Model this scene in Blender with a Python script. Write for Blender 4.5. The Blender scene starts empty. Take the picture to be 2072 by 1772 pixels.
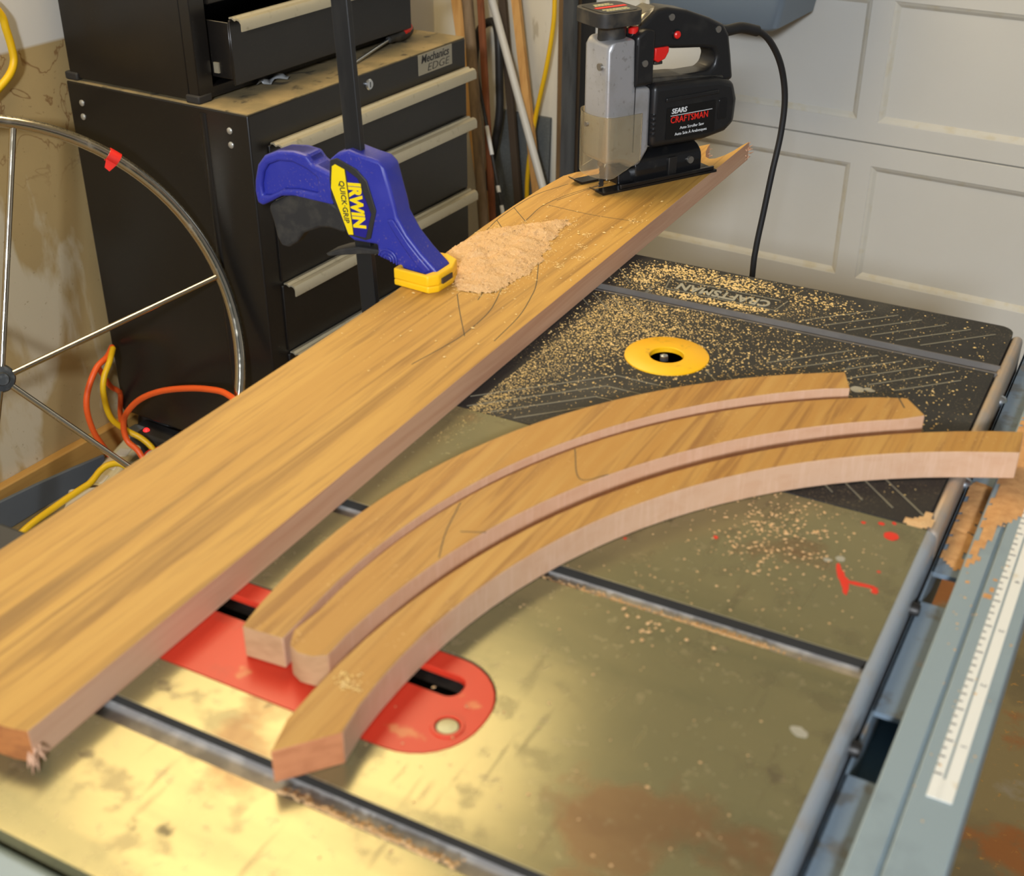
import bpy, bmesh, math, random
from mathutils import Vector, Matrix, noise

random.seed(7)
scene = bpy.context.scene
C = scene.collection
PI = math.pi

# ---------------------------------------------------------------- camera
cam_d = bpy.data.cameras.new('camera')
cam = bpy.data.objects.new('camera', cam_d)
C.objects.link(cam)
CAM = Vector((0, 0, 1.42))
YAW, PITCH, ROLL = -.490734, .526605, -.0011238
_f = Vector((math.sin(YAW) * math.cos(PITCH), math.cos(YAW) * math.cos(PITCH), -math.sin(PITCH)))
_r0 = Vector((math.cos(YAW), -math.sin(YAW), 0))
_d0 = _f.cross(_r0)
_r = _r0 * math.cos(ROLL) + _d0 * math.sin(ROLL)
_d = _r0 * -math.sin(ROLL) + _d0 * math.cos(ROLL)
cam.matrix_world = Matrix(((_r.x, -_d.x, -_f.x, CAM.x), (_r.y, -_d.y, -_f.y, CAM.y),
                           (_r.z, -_d.z, -_f.z, CAM.z), (0, 0, 0, 1)))
cam_d.sensor_fit = 'HORIZONTAL'
cam_d.sensor_width = 36
cam_d.lens = 2595.03 / 2072 * 36
cam_d.clip_start = .02
cam_d.dof.use_dof = True
cam_d.dof.focus_distance = 1.72
cam_d.dof.aperture_fstop = 9
scene.camera = cam

# ---------------------------------------------------------------- world, lamps, exposure
world = bpy.data.worlds.new('world')
scene.world = world
world.use_nodes = True
bg = world.node_tree.nodes['Background']
bg.inputs[0].default_value = (.60, .58, .56, 1)
bg.inputs[1].default_value = .24

TH = -.058883                       # the room is turned a little against the saw


def R2W(p):
    c, s_ = math.cos(TH), math.sin(TH)
    return Vector((c * p[0] - s_ * p[1], s_ * p[0] + c * p[1], p[2]))


warm = bpy.data.lights.new('ceiling_fixture_light', 'AREA')            # warm diffused fixture under the ceiling in front of the tool chest
warm.shape = 'RECTANGLE'
warm.size = 1.0
warm.size_y = 1.3
warm.energy = 31
warm.color = (1, .78, .44)
warm_o = bpy.data.objects.new('ceiling_fixture_light', warm)
warm_o.location = (-1.48, 1.55, 2.45)
C.objects.link(warm_o)
tube = bpy.data.lights.new('tube_light', 'AREA')                      # cool shop tube on the ceiling behind the photographer
tube.shape = 'RECTANGLE'
tube.size = .32
tube.size_y = .25
tube.energy = 120
tube.color = (.86, .92, 1.0)
tube_o = bpy.data.objects.new('tube_light', tube)
tube_o.location = (.72, -2.3, 2.30)
tube_o.rotation_euler = (Vector((.72, -2.3, 2.30)) - Vector((-.7, 1.5, .8))).to_track_quat('Z', 'Y').to_euler()
C.objects.link(tube_o)

scene.view_settings.view_transform = 'Standard'
scene.view_settings.look = 'None'
scene.view_settings.gamma = 1
scene.view_settings.use_curve_mapping = False
scene.view_settings.exposure = .25


# ---------------------------------------------------------------- materials
def srgb(r, g, b):
    f = lambda c: c / 12.92 if c <= .04045 else ((c + .055) / 1.055) ** 2.4
    return (f(r / 255), f(g / 255), f(b / 255), 1)


def mat(name, col, rough=.5, metal=0.0, layers=(), bump=None, coat=0.0, trans=0.0, emit=None, spec=None, aniso=0.0):
    m = bpy.data.materials.new(name)
    m.use_nodes = True
    nt = m.node_tree
    b = nt.nodes['Principled BSDF']
    b.inputs['Roughness'].default_value = rough
    b.inputs['Metallic'].default_value = metal
    b.inputs['Coat Weight'].default_value = coat
    b.inputs['Coat Roughness'].default_value = .12
    b.inputs['Transmission Weight'].default_value = trans
    b.inputs['Anisotropic'].default_value = aniso
    if spec is not None:
        b.inputs['Specular IOR Level'].default_value = spec
    if emit:
        b.inputs['Emission Color'].default_value = emit[0]
        b.inputs['Emission Strength'].default_value = emit[1]
    tc = nt.nodes.new('ShaderNodeTexCoord')

    def tex(L):
        mp = nt.nodes.new('ShaderNodeMapping')
        sc = L.get('scale', 10)
        mp.inputs['Scale'].default_value = sc if isinstance(sc, tuple) else (sc, sc, sc)
        mp.inputs['Rotation'].default_value = L.get('rot', (0, 0, 0))
        mp.inputs['Location'].default_value = L.get('loc', (0, 0, 0))
        nt.links.new(tc.outputs['Object'], mp.inputs[0])
        k = L.get('kind', 'noise')
        if k == 'noise':
            t = nt.nodes.new('ShaderNodeTexNoise')
            t.inputs['Scale'].default_value = 1
            t.inputs['Detail'].default_value = L.get('detail', 4)
            t.inputs['Roughness'].default_value = L.get('nrough', .55)
            t.inputs['Distortion'].default_value = L.get('dist', 0)
            o = t.outputs['Fac']
        elif k == 'voronoi':
            t = nt.nodes.new('ShaderNodeTexVoronoi')
            t.inputs['Scale'].default_value = 1
            o = t.outputs['Distance']
        elif k == 'wave':
            t = nt.nodes.new('ShaderNodeTexWave')
            t.wave_type = 'BANDS'
            t.bands_direction = L.get('dir', 'X')
            t.inputs['Scale'].default_value = 1
            t.inputs['Distortion'].default_value = L.get('dist', 3)
            t.inputs['Detail'].default_value = L.get('detail', 3)
            t.inputs['Detail Scale'].default_value = L.get('dscale', 1.0)
            o = t.outputs['Fac']
        elif k == 'z':                      # a height on the object itself
            t = nt.nodes.new('ShaderNodeSeparateXYZ')
            nt.links.new(mp.outputs[0], t.inputs[0])
            return t.outputs[L.get('axis', 2)]
        nt.links.new(mp.outputs[0], t.inputs['Vector'])
        return o

    def remap(o, lo, hi, amt=1.0):
        r = nt.nodes.new('ShaderNodeMapRange')
        r.inputs['From Min'].default_value = lo
        r.inputs['From Max'].default_value = hi
        r.inputs['To Max'].default_value = amt
        nt.links.new(o, r.inputs['Value'])
        return r.outputs[0]

    cur = None
    for L in layers:
        fac = remap(tex(L), L.get('lo', .45), L.get('hi', .6), L.get('amt', 1.0))
        for L2 in L.get('times', ()):
            mu = nt.nodes.new('ShaderNodeMath')
            mu.operation = 'MULTIPLY'
            nt.links.new(fac, mu.inputs[0])
            nt.links.new(remap(tex(L2), L2.get('lo', .45), L2.get('hi', .6)), mu.inputs[1])
            fac = mu.outputs[0]
        if 'col' in L:
            mx = nt.nodes.new('ShaderNodeMix')
            mx.data_type = 'RGBA'
            nt.links.new(fac, mx.inputs['Factor'])
            if cur is None:
                mx.inputs['A'].default_value = col
            else:
                nt.links.new(cur, mx.inputs['A'])
            mx.inputs['B'].default_value = L['col']
            cur = mx.outputs['Result']
        if 'rough' in L:
            mr = nt.nodes.new('ShaderNodeMix')
            mr.data_type = 'FLOAT'
            nt.links.new(fac, mr.inputs['Factor'])
            src = b.inputs['Roughness'].links
            if src:
                nt.links.new(src[0].from_socket, mr.inputs['A'])
            else:
                mr.inputs['A'].default_value = rough
            mr.inputs['B'].default_value = L['rough']
            nt.links.new(mr.outputs['Result'], b.inputs['Roughness'])
        if 'metal' in L:
            mr = nt.nodes.new('ShaderNodeMix')
            mr.data_type = 'FLOAT'
            nt.links.new(fac, mr.inputs['Factor'])
            src = b.inputs['Metallic'].links
            if src:
                nt.links.new(src[0].from_socket, mr.inputs['A'])
            else:
                mr.inputs['A'].default_value = metal
            mr.inputs['B'].default_value = L['metal']
            nt.links.new(mr.outputs['Result'], b.inputs['Metallic'])
    if cur is None:
        b.inputs['Base Color'].default_value = col
    else:
        nt.links.new(cur, b.inputs['Base Color'])
    if bump:
        bn = nt.nodes.new('ShaderNodeBump')
        bn.inputs['Strength'].default_value = bump.get('strength', .3)
        bn.inputs['Distance'].default_value = bump.get('distance', .002)
        nt.links.new(tex(bump), bn.inputs['Height'])
        nt.links.new(bn.outputs[0], b.inputs['Normal'])
    return m


S = srgb
M = {}
DUST = S(196, 160, 100)
WOODBASE, WOODDARK, WOODLIGHT, WOODDEEP = S(188, 142, 66), S(134, 94, 40), S(204, 160, 80), S(104, 72, 36)
M['board_top'] = mat('teak_face', WOODBASE, .55, layers=[
    dict(scale=(34, 1.6, 34), lo=.42, hi=.68, col=WOODLIGHT, amt=.7, detail=5, dist=.6),
    dict(scale=(60, 2.2, 60), lo=.50, hi=.68, col=WOODDARK, amt=.75, detail=6, dist=1.2, loc=(3, 1, 0)),
    dict(scale=(22, .8, 22), lo=.58, hi=.66, col=WOODDEEP, amt=.6, detail=5, dist=.8, loc=(1, 5, 2)),
    dict(scale=(300, 14, 300), lo=.55, hi=.75, col=WOODDARK, amt=.35, detail=2),
], bump=dict(scale=(260, 12, 260), strength=.12, distance=.0006))
M['board_edge'] = mat('teak_cut_edge_lit', S(208, 166, 134), .65, layers=[  # cut teak, its colour lightened to stand in for cool light
    dict(scale=(50, 3, 60), lo=.45, hi=.65, col=S(184, 134, 102), amt=.7, detail=5, dist=.7),
    dict(scale=(40, 6, 120), lo=.5, hi=.7, col=S(196, 152, 120), amt=.5, detail=4, loc=(2, 3, 1)),
])
M['board_end'] = mat('teak_end_grain', S(168, 104, 52), .7, layers=[
    dict(scale=(90, 90, 220), lo=.45, hi=.65, col=S(126, 74, 36), amt=.6, detail=5)])


def arc_mat(n, loc, rot):
    return mat('teak_arc_face_' + n, S(178, 130, 60), .55, layers=[
        dict(scale=(70, 4, 34), lo=.42, hi=.66, col=S(192, 150, 80), amt=.7, detail=5, dist=.6, rot=(0, 0, rot), loc=loc),
        dict(scale=(110, 5, 60), lo=.50, hi=.66, col=S(138, 92, 40), amt=.7, detail=6, dist=1.0, rot=(0, 0, rot), loc=loc),
        dict(scale=(46, 3, 22), lo=.6, hi=.67, col=S(136, 90, 46), amt=.45, detail=5, dist=.8, rot=(0, 0, rot), loc=loc),
        dict(scale=420, lo=.66, hi=.72, col=S(222, 184, 124), amt=.7, detail=2,
             times=[dict(scale=18, lo=.5, hi=.6, loc=loc)]),
    ], bump=dict(scale=(300, 16, 300), strength=.1, distance=.0005, rot=(0, 0, rot)))


M['arc_side'] = mat('fresh_sawn_teak_cool_lit', S(206, 166, 134), .7, layers=[  # sawn wood with the pinkish pallor of cool light mixed into its colour
    dict(scale=(40, 40, 90), lo=.45, hi=.65, col=S(200, 156, 122), amt=.6, detail=5, dist=.4),
    dict(scale=(300, 300, 30), lo=.5, hi=.7, col=S(222, 186, 158), amt=.35, detail=3)])
M['arc_end'] = mat('sawn_end_grain', S(178, 140, 100), .75, layers=[dict(scale=(60, 60, 160), lo=.45, hi=.65, col=S(156, 118, 80), amt=.6, detail=5)])
M['arc_end_orange'] = mat('sawn_end_grain_orange', S(188, 122, 80), .7, layers=[dict(scale=(60, 60, 160), lo=.45, hi=.65, col=S(164, 100, 62), amt=.6, detail=5)])
M['pencil'] = mat('graphite', S(62, 58, 48), .6)
M['dust'] = mat('sawdust', S(222, 182, 130), .95, layers=[
    dict(scale=500, lo=.45, hi=.7, col=S(204, 156, 104), amt=.5, detail=3),
    dict(scale=320, lo=.55, hi=.7, col=S(234, 200, 150), amt=.6, detail=3, loc=(3, 4, 5))],
    bump=dict(scale=700, strength=.8, distance=.002, detail=4))
M['crumb'] = mat('sawdust_crumbs', S(222, 188, 118), .95, layers=[
    dict(scale=90, lo=.4, hi=.6, col=S(232, 200, 138), amt=.7, detail=2)])

M['iron'] = mat('worn_cast_iron', S(142, 134, 98), .21, .46, layers=[
    dict(scale=30, lo=.56, hi=.64, col=S(104, 96, 74), amt=.55, detail=5, loc=(5, 2, 0), rough=.35),
    dict(scale=(90, 12, 30), lo=.60, hi=.68, col=S(96, 86, 66), amt=.5, detail=4, rot=(0, 0, .9), loc=(1, 7, 0), rough=.35),
    dict(scale=6, lo=.42, hi=.62, col=S(132, 127, 94), amt=.8, detail=6),
    dict(scale=(3, 14, 5), lo=.5, hi=.68, col=S(112, 110, 82), amt=.7, detail=6, dist=.5, rough=.26),
    dict(scale=9, lo=.60, hi=.68, col=S(124, 86, 60), amt=.6, detail=5, loc=(.7, 3.2, 1), rough=.4),
    dict(scale=24, lo=.66, hi=.72, col=S(84, 76, 62), amt=.7, detail=4, loc=(2, 1, 4), rough=.55),
    dict(scale=120, lo=.60, hi=.70, col=S(150, 140, 112), amt=.4, detail=3, rough=.45),
], bump=dict(scale=(60, 300, 60), strength=.04, distance=.0004), spec=.35)
M['lip'] = mat('worn_steel_edge', S(176, 184, 192), .34, .45, layers=[
    dict(scale=40, lo=.5, hi=.65, col=S(178, 170, 160), amt=.6, detail=5),
    dict(scale=14, lo=.55, hi=.68, col=S(140, 148, 158), amt=.6, detail=5, loc=(1, 2, 3))])
M['wing_edge'] = mat('dusty_aluminium_edge', S(168, 158, 148), .5, .35, layers=[
    dict(scale=26, lo=.42, hi=.6, col=S(190, 164, 134), amt=.8, detail=5)])
M['black'] = mat('black_textured_metal', S(27, 27, 27), .62, layers=[
    dict(scale=14, lo=.55, hi=.75, col=S(70, 68, 62), amt=.5, detail=6),
    dict(scale=520, lo=.60, hi=.66, col=S(150, 134, 96), amt=.55, detail=2, times=[dict(scale=7, lo=.42, hi=.62, loc=(1, 2, 0))]),
    dict(scale=(60, 9, 30), lo=.68, hi=.74, col=S(120, 122, 120), amt=.55, detail=4, rot=(0, 0, .6)),
], bump=dict(scale=900, strength=.35, distance=.0006, detail=2))
M['groove_line'] = mat('dusty_embossed_line', S(128, 122, 102), .8)
M['name_grey'] = mat('grey_embossed_letters', S(160, 156, 138), .7)
M['channel'] = mat('aluminium_channel', S(102, 97, 92), .55, .2, layers=[
    dict(scale=(20, 120, 40), lo=.5, hi=.66, col=S(122, 116, 108), amt=.6, detail=5)])
M['slot'] = mat('dirty_slot', S(160, 156, 152), .9, .0, layers=[
    dict(scale=60, lo=.45, hi=.62, col=S(206, 200, 192), amt=.75, detail=5)])
M['slot_edge'] = mat('bright_slot_edge', S(150, 148, 128), .45, .4)
M['slot_wall'] = mat('dark_slot_wall', S(46, 44, 40), .6, .2)
M['red_insert'] = mat('red_paint', S(200, 54, 34), .34, spec=.3, layers=[
    dict(scale=22, lo=.58, hi=.7, col=S(164, 60, 44), amt=.7, detail=6),
    dict(scale=34, lo=.64, hi=.7, col=S(208, 138, 84), amt=.6, detail=5, loc=(4, 1, 2))])
M['yellow_ring'] = mat('yellow_plastic_ring', S(244, 184, 16), .45, layers=[
    dict(scale=70, lo=.6, hi=.72, col=S(150, 128, 40), amt=.5, detail=5)])
M['rail'] = mat('grey_painted_steel', S(142, 158, 164), .45, .1, layers=[
    dict(scale=16, lo=.55, hi=.7, col=S(122, 136, 142), amt=.6, detail=5)])
M['flange'] = mat('grey_blue_steel', S(120, 136, 150), .5, .2, layers=[
    dict(scale=50, lo=.55, hi=.68, col=S(96, 92, 84), amt=.7, detail=5),
    dict(scale=30, lo=.58, hi=.7, col=S(160, 132, 92), amt=.6, detail=5, loc=(3, 2, 1))])
M['saw_body'] = mat('blue_grey_enamel', S(74, 104, 124), .45, layers=[
    dict(scale=12, lo=.5, hi=.7, col=S(88, 110, 124), amt=.6, detail=5)])
M['tape'] = mat('white_scale_tape', S(226, 226, 218), .5, layers=[
    dict(scale=40, lo=.64, hi=.72, col=S(200, 180, 140), amt=.6, detail=4)])
M['ink'] = mat('black_print', S(40, 40, 42), .6)
M['ink_grey'] = mat('grey_print', S(120, 122, 124), .6)
M['brass_dusty'] = mat('dusty_router_plate', S(196, 170, 96), .6, .2)
M['bolt'] = mat('zinc_bolt', S(200, 206, 214), .25, .95)
M['dark_steel'] = mat('dark_steel', S(48, 46, 44), .45, .5)
M['dark_rail'] = mat('dark_rail_paint', S(24, 27, 34), .6, .0)
M['redpaint'] = mat('spilled_red_paint', S(214, 46, 26), .45)
M['whitepaint'] = mat('spilled_white_paint', S(156, 152, 136), .6)

M['silver'] = mat('cast_aluminium_housing', S(176, 176, 178), .38, .55, layers=[
    dict(scale=26, lo=.5, hi=.7, col=S(150, 146, 138), amt=.6, detail=6),
    dict(scale=160, lo=.62, hi=.7, col=S(118, 112, 102), amt=.4, detail=3)])
M['black_plastic'] = mat('black_plastic', S(26, 26, 27), .38, layers=[
    dict(scale=40, lo=.55, hi=.75, col=S(52, 50, 47), amt=.5, detail=5)])
M['black_dusty'] = mat('dusty_black_plastic', S(40, 39, 37), .55, layers=[
    dict(scale=60, lo=.45, hi=.7, col=S(86, 78, 64), amt=.6, detail=5)])
M['black_gloss'] = mat('black_enamel', S(22, 22, 23), .22, layers=[
    dict(scale=60, lo=.6, hi=.75, col=S(60, 56, 50), amt=.4, detail=5)])
M['clear'] = mat('clear_amber_plastic', (.98, .90, .70, 1), .08, trans=.93)
M['red_plastic'] = mat('red_plastic', S(214, 34, 28), .35)
M['white_print'] = mat('white_print', S(214, 216, 216), .5)
M['red_print'] = mat('red_print', S(222, 38, 26), .5)
M['gold_print'] = mat('gold_print', S(196, 188, 140), .5)
M['label_black'] = mat('black_label', S(14, 14, 15), .35)
M['screw'] = mat('screw_steel', S(150, 146, 138), .4, .8)
M['blade'] = mat('saw_blade_steel', S(96, 94, 92), .35, .8)
M['cord_black'] = mat('black_rubber_cord', S(26, 26, 27), .5)

M['blue'] = mat('blue_nylon', S(44, 50, 148), .42, layers=[
    dict(scale=420, lo=.62, hi=.68, col=S(150, 126, 120), amt=.45, detail=2, times=[dict(scale=22, lo=.42, hi=.6)]),
    dict(scale=30, lo=.5, hi=.7, col=S(58, 62, 158), amt=.6, detail=4)])
M['blue_dusty'] = M['blue']
M['clamp_black'] = mat('black_nylon', S(40, 39, 38), .6, layers=[
    dict(scale=60, lo=.5, hi=.7, col=S(70, 66, 58), amt=.6, detail=5)])
M['bar'] = mat('blued_steel_bar', S(46, 46, 46), .4, .5, layers=[
    dict(scale=(30, 30, 6), lo=.55, hi=.7, col=S(70, 68, 64), amt=.6, detail=5)])
M['yellow_pad'] = mat('yellow_pad', S(246, 192, 22), .4)
M['sticker_yellow'] = mat('sticker_yellow', S(244, 214, 20), .35)
M['sticker_blue'] = mat('sticker_blue', S(34, 30, 126), .35)

M['chest'] = mat('black_powder_coat', S(25, 23, 22), .3, layers=[
    dict(scale=300, lo=.70, hi=.74, col=S(88, 82, 72), amt=.5, detail=2),
    dict(scale=5, lo=.5, hi=.75, col=S(36, 32, 28), amt=.7, detail=5)])
M['chest_top'] = mat('dusty_chest_top', S(128, 114, 82), .85, layers=[
    dict(scale=16, lo=.42, hi=.6, col=S(158, 138, 98), amt=.8, detail=6),
    dict(scale=(30, 18, 10), lo=.58, hi=.66, col=S(62, 56, 46), amt=.85, detail=6, loc=(1, 4, 2), dist=.6)])
M['handle'] = mat('aluminium_pull', S(196, 188, 164), .42, .55, layers=[
    dict(scale=60, lo=.6, hi=.72, col=S(150, 140, 112), amt=.5, detail=5)])
M['rubber'] = mat('black_rubber', S(40, 38, 36), .7)
M['rivet'] = mat('zinc_rivet', S(196, 196, 190), .35, .7)
M['badge'] = mat('grey_badge', S(164, 158, 140), .4, .4)
M['chrome'] = mat('polished_stainless', S(216, 208, 190), .13, 1.0, layers=[
    dict(scale=30, lo=.5, hi=.7, rough=.3, detail=4)])
M['knurl'] = mat('knurled_stainless', S(176, 166, 140), .35, .9, layers=[
    dict(scale=260, lo=.45, hi=.6, col=S(90, 82, 66), amt=.8, detail=2)])
M['hub'] = mat('hub_metal', S(70, 74, 78), .5, .5, layers=[dict(scale=80, lo=.5, hi=.7, col=S(120, 124, 126), amt=.6)])
M['red_tape'] = mat('red_tape', S(226, 46, 36), .45)

M['wall_l'] = mat('stained_garage_wall', S(176, 152, 104), .85, layers=[
    dict(scale=3, lo=.42, hi=.62, col=S(162, 140, 96), amt=.7, detail=5),
    dict(scale=(7, 7, 3), lo=.52, hi=.60, col=S(202, 194, 172), amt=.7, detail=5, loc=(0, .6, 1.3), dist=.5),
    dict(scale=8, lo=.485, hi=.50, col=S(122, 86, 46), amt=.8, detail=4, loc=(0, 2.2, .4), dist=1.1,
         times=[dict(scale=8, lo=.525, hi=.505, detail=4, loc=(0, 2.2, .4), dist=1.1), dict(kind='z', scale=1, lo=.58, hi=.70)]),
    dict(scale=120, lo=.70, hi=.74, col=S(120, 96, 60), amt=.5, detail=2),
    dict(kind='z', scale=1, lo=.857, hi=.863, col=S(206, 203, 196)),
    dict(kind='z', axis=1, scale=1, lo=2.12, hi=2.16, col=S(204, 202, 200)),
], bump=dict(scale=60, strength=.12, distance=.002))
M['wall_f'] = mat('cream_wall_paint', S(204, 198, 182), .85, layers=[
    dict(scale=(18, 18, 4), lo=.52, hi=.68, col=S(186, 180, 168), amt=.7, detail=5),
    dict(scale=(30, 30, 8), lo=.66, hi=.72, col=S(140, 126, 100), amt=.5, detail=5, loc=(2, 1, 0))])
M['ceiling'] = mat('ceiling_paint', S(206, 200, 188), .9)
M['door'] = mat('white_door_paint', S(203, 202, 196), .6, layers=[
    dict(scale=3, lo=.4, hi=.7, col=S(198, 196, 188), amt=.6, detail=4)], bump=dict(scale=(40, 300, 300), strength=.04, distance=.001))
M['door_trim'] = mat('door_moulding', S(204, 201, 190), .6, layers=[
    dict(scale=30, lo=.5, hi=.65, col=S(196, 186, 158), amt=.6, detail=4)])
M['jamb'] = mat('stained_jamb_wood', S(112, 86, 52), .8, layers=[
    dict(scale=(30, 30, 6), lo=.45, hi=.65, col=S(70, 52, 34), amt=.8, detail=5)])
M['track'] = mat('galvanised_track', S(104, 108, 112), .45, .6, layers=[
    dict(scale=(40, 40, 5), lo=.5, hi=.68, col=S(70, 72, 74), amt=.7, detail=5)])
M['dark'] = mat('dark_gap', S(22, 21, 21), .8)
M['floor'] = mat('stained_concrete', S(120, 104, 66), .75, layers=[
    dict(scale=5, lo=.46, hi=.6, col=S(94, 82, 54), amt=.8, detail=6),
    dict(scale=4, lo=.54, hi=.60, col=S(138, 132, 118), amt=.75, detail=6, loc=(2.2, .3, 0)),
    dict(scale=5, lo=.55, hi=.62, col=S(132, 78, 26), amt=.9, detail=6, loc=(.4, 2.1, 0)),
    dict(scale=60, lo=.62, hi=.7, col=S(160, 116, 50), amt=.7, detail=4),
], bump=dict(scale=90, strength=.2, distance=.002))
M['pine'] = mat('pine', S(196, 152, 92), .7, layers=[dict(scale=(80, 80, 4), lo=.45, hi=.65, col=S(166, 118, 62), amt=.6, detail=4)])
M['baseboard'] = mat('raw_pine_baseboard', S(176, 134, 68), .7, layers=[
    dict(scale=(60, 4, 60), lo=.45, hi=.65, col=S(150, 108, 52), amt=.6, detail=4)])
M['ash'] = mat('weathered_ash_handle', S(118, 98, 74), .75, layers=[dict(scale=(60, 60, 6), lo=.45, hi=.65, col=S(82, 66, 48), amt=.8, detail=5)])
M['redwood'] = mat('red_brown_stick', S(136, 78, 44), .7, layers=[dict(scale=(80, 80, 6), lo=.45, hi=.65, col=S(104, 58, 32), amt=.7, detail=5)])
M['pvc'] = mat('white_pvc', S(196, 196, 192), .4)
M['dark_wood'] = mat('dark_stick', S(66, 54, 42), .75)
M['black_tube'] = mat('black_hose', S(36, 35, 35), .5)
M['panel_grey'] = mat('grey_panel', S(84, 88, 88), .7, layers=[dict(scale=200, lo=.5, hi=.65, col=S(104, 108, 106), amt=.6)])
M['yellow_cord'] = mat('yellow_cord', S(222, 178, 16), .45)
M['orange_cord'] = mat('orange_cord', S(232, 92, 32), .45)
M['strip'] = mat('ivory_plastic', S(204, 194, 156), .5)
M['white_plastic'] = mat('white_plastic', S(208, 202, 184), .45)
M['foam'] = mat('blue_grey_foam', S(88, 94, 100), .85)
M['bin'] = mat('blue_grey_bin', S(108, 122, 136), .5)
M['led'] = mat('red_led', S(230, 20, 24), .3, emit=((1, .02, .02, 1), 2.2))
M['clear_scrap'] = mat('clear_film', (.9, .93, .95, 1), .15, trans=.7)


# ---------------------------------------------------------------- mesh helpers
class MB:
    def __init__(s):
        s.v, s.f, s.m = [], [], []

    def add(s, vs, fs, mi=0):
        o = len(s.v)
        s.v += [tuple(p) for p in vs]
        s.f += [tuple(i + o for i in f) for f in fs]
        s.m += [mi] * len(fs)
        return s

    def box(s, x0, x1, y0, y1, z0, z1, mi=0):
        return s.add([(x0, y0, z0), (x1, y0, z0), (x1, y1, z0), (x0, y1, z0), (x0, y0, z1), (x1, y0, z1), (x1, y1, z1), (x0, y1, z1)],
                     [(0, 3, 2, 1), (4, 5, 6, 7), (0, 1, 5, 4), (1, 2, 6, 5), (2, 3, 7, 6), (3, 0, 4, 7)], mi)

    def tube(s, path, r, n=10, mi=0, cap=True, flat=1.0):
        P = [Vector(p) for p in path]
        rs = r if isinstance(r, (list, tuple)) else [r] * len(P)
        T = []
        for i in range(len(P)):
            d = P[min(i + 1, len(P) - 1)] - P[max(i - 1, 0)]
            T.append(d.normalized())
        up = Vector((0, 0, 1)) if abs(T[0].z) < .9 else Vector((1, 0, 0))
        nrm = T[0].cross(up).normalized()
        vs, fs = [], []
        for i, p in enumerate(P):
            nrm = (nrm - T[i] * nrm.dot(T[i]))
            nrm = nrm.normalized() if nrm.length > 1e-6 else T[i].orthogonal().normalized()
            b = T[i].cross(nrm)
            for k in range(n):
                a = 2 * PI * k / n
                vs.append(p + nrm * (math.cos(a) * rs[i]) + b * (math.sin(a) * rs[i] * flat))
        for i in range(len(P) - 1):
            for k in range(n):
                k2 = (k + 1) % n
                fs.append((i * n + k, i * n + k2, (i + 1) * n + k2, (i + 1) * n + k))
        if cap:
            fs.append(tuple(range(n))[::-1])
            fs.append(tuple((len(P) - 1) * n + k for k in range(n)))
        return s.add(vs, fs, mi)

    def lathe(s, prof, c=(0, 0, 0), n=32, mi=0, axis='Z'):
        vs, fs = [], []
        for r, z in prof:
            for k in range(n):
                a = 2 * PI * k / n
                x, y = r * math.cos(a), r * math.sin(a)
                if axis == 'Z':
                    q = (x, y, z)
                elif axis == 'Y':
                    q = (x, z, y)
                else:
                    q = (z, x, y)
                vs.append((c[0] + q[0], c[1] + q[1], c[2] + q[2]))
        for i in range(len(prof) - 1):
            for k in range(n):
                k2 = (k + 1) % n
                fs.append((i * n + k, i * n + k2, (i + 1) * n + k2, (i + 1) * n + k))
        if prof[0][0] > 1e-7:
            fs.append(tuple(range(n))[::-1])
        if prof[-1][0] > 1e-7:
            fs.append(tuple((len(prof) - 1) * n + k for k in range(n)))
        return s.add(vs, fs, mi)

    def plate(s, outer, holes, a0, a1, plane='XY', side_mi=0, mi=0, edge_mi=None):
        """flat outline with holes, extruded along the third axis"""
        bm = bmesh.new()
        loops = [outer] + list(holes)
        edges, lv = [], []
        for lp in loops:
            vs = [bm.verts.new((p[0], p[1], 0)) for p in lp]
            lv.append(vs)
            edges += [bm.edges.new((vs[i], vs[(i + 1) % len(vs)])) for i in range(len(vs))]
        bmesh.ops.triangle_fill(bm, use_beauty=True, use_dissolve=False, edges=edges)
        bm.verts.index_update()
        base = [(v.co.x, v.co.y) for v in bm.verts]
        tris = []
        for f in bm.faces:
            ii = [v.index for v in f.verts]
            ar = sum(base[ii[k]][0] * base[ii[(k + 1) % 3]][1] - base[ii[(k + 1) % 3]][0] * base[ii[k]][1] for k in range(3))
            tris.append(ii if ar > 0 else ii[::-1])
        idx = [[v.index for v in l] for l in lv]
        bm.free()
        n = len(base)

        def m3(p, a):
            return (p[0], p[1], a) if plane == 'XY' else ((p[0], a, p[1]) if plane == 'XZ' else (a, p[0], p[1]))
        vs = [m3(p, a0) for p in base] + [m3(p, a1) for p in base]
        flip = plane == 'XZ'
        fs, ms = [], []
        for t in tris:
            up = tuple(i + n for i in t)
            dn = tuple(t[::-1])
            if flip:
                up, dn = up[::-1], dn[::-1]
            fs += [up, dn]
            ms += [mi, mi]
        for li, l in enumerate(idx):
            ar = sum(base[l[k]][0] * base[l[(k + 1) % len(l)]][1] - base[l[(k + 1) % len(l)]][0] * base[l[k]][1] for k in range(len(l)))
            ccw = ar > 0
            if (li == 0) != ccw:
                l = l[::-1]
            for k in range(len(l)):
                a, b = l[k], l[(k + 1) % len(l)]
                q = (a, b, b + n, a + n)
                fs.append(q[::-1] if flip else q)
                ms.append(edge_mi(base[a], base[b]) if edge_mi else side_mi)
        o = len(s.v)
        s.v += vs
        s.f += [tuple(i + o for i in f) for f in fs]
        s.m += ms
        return s

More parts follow.
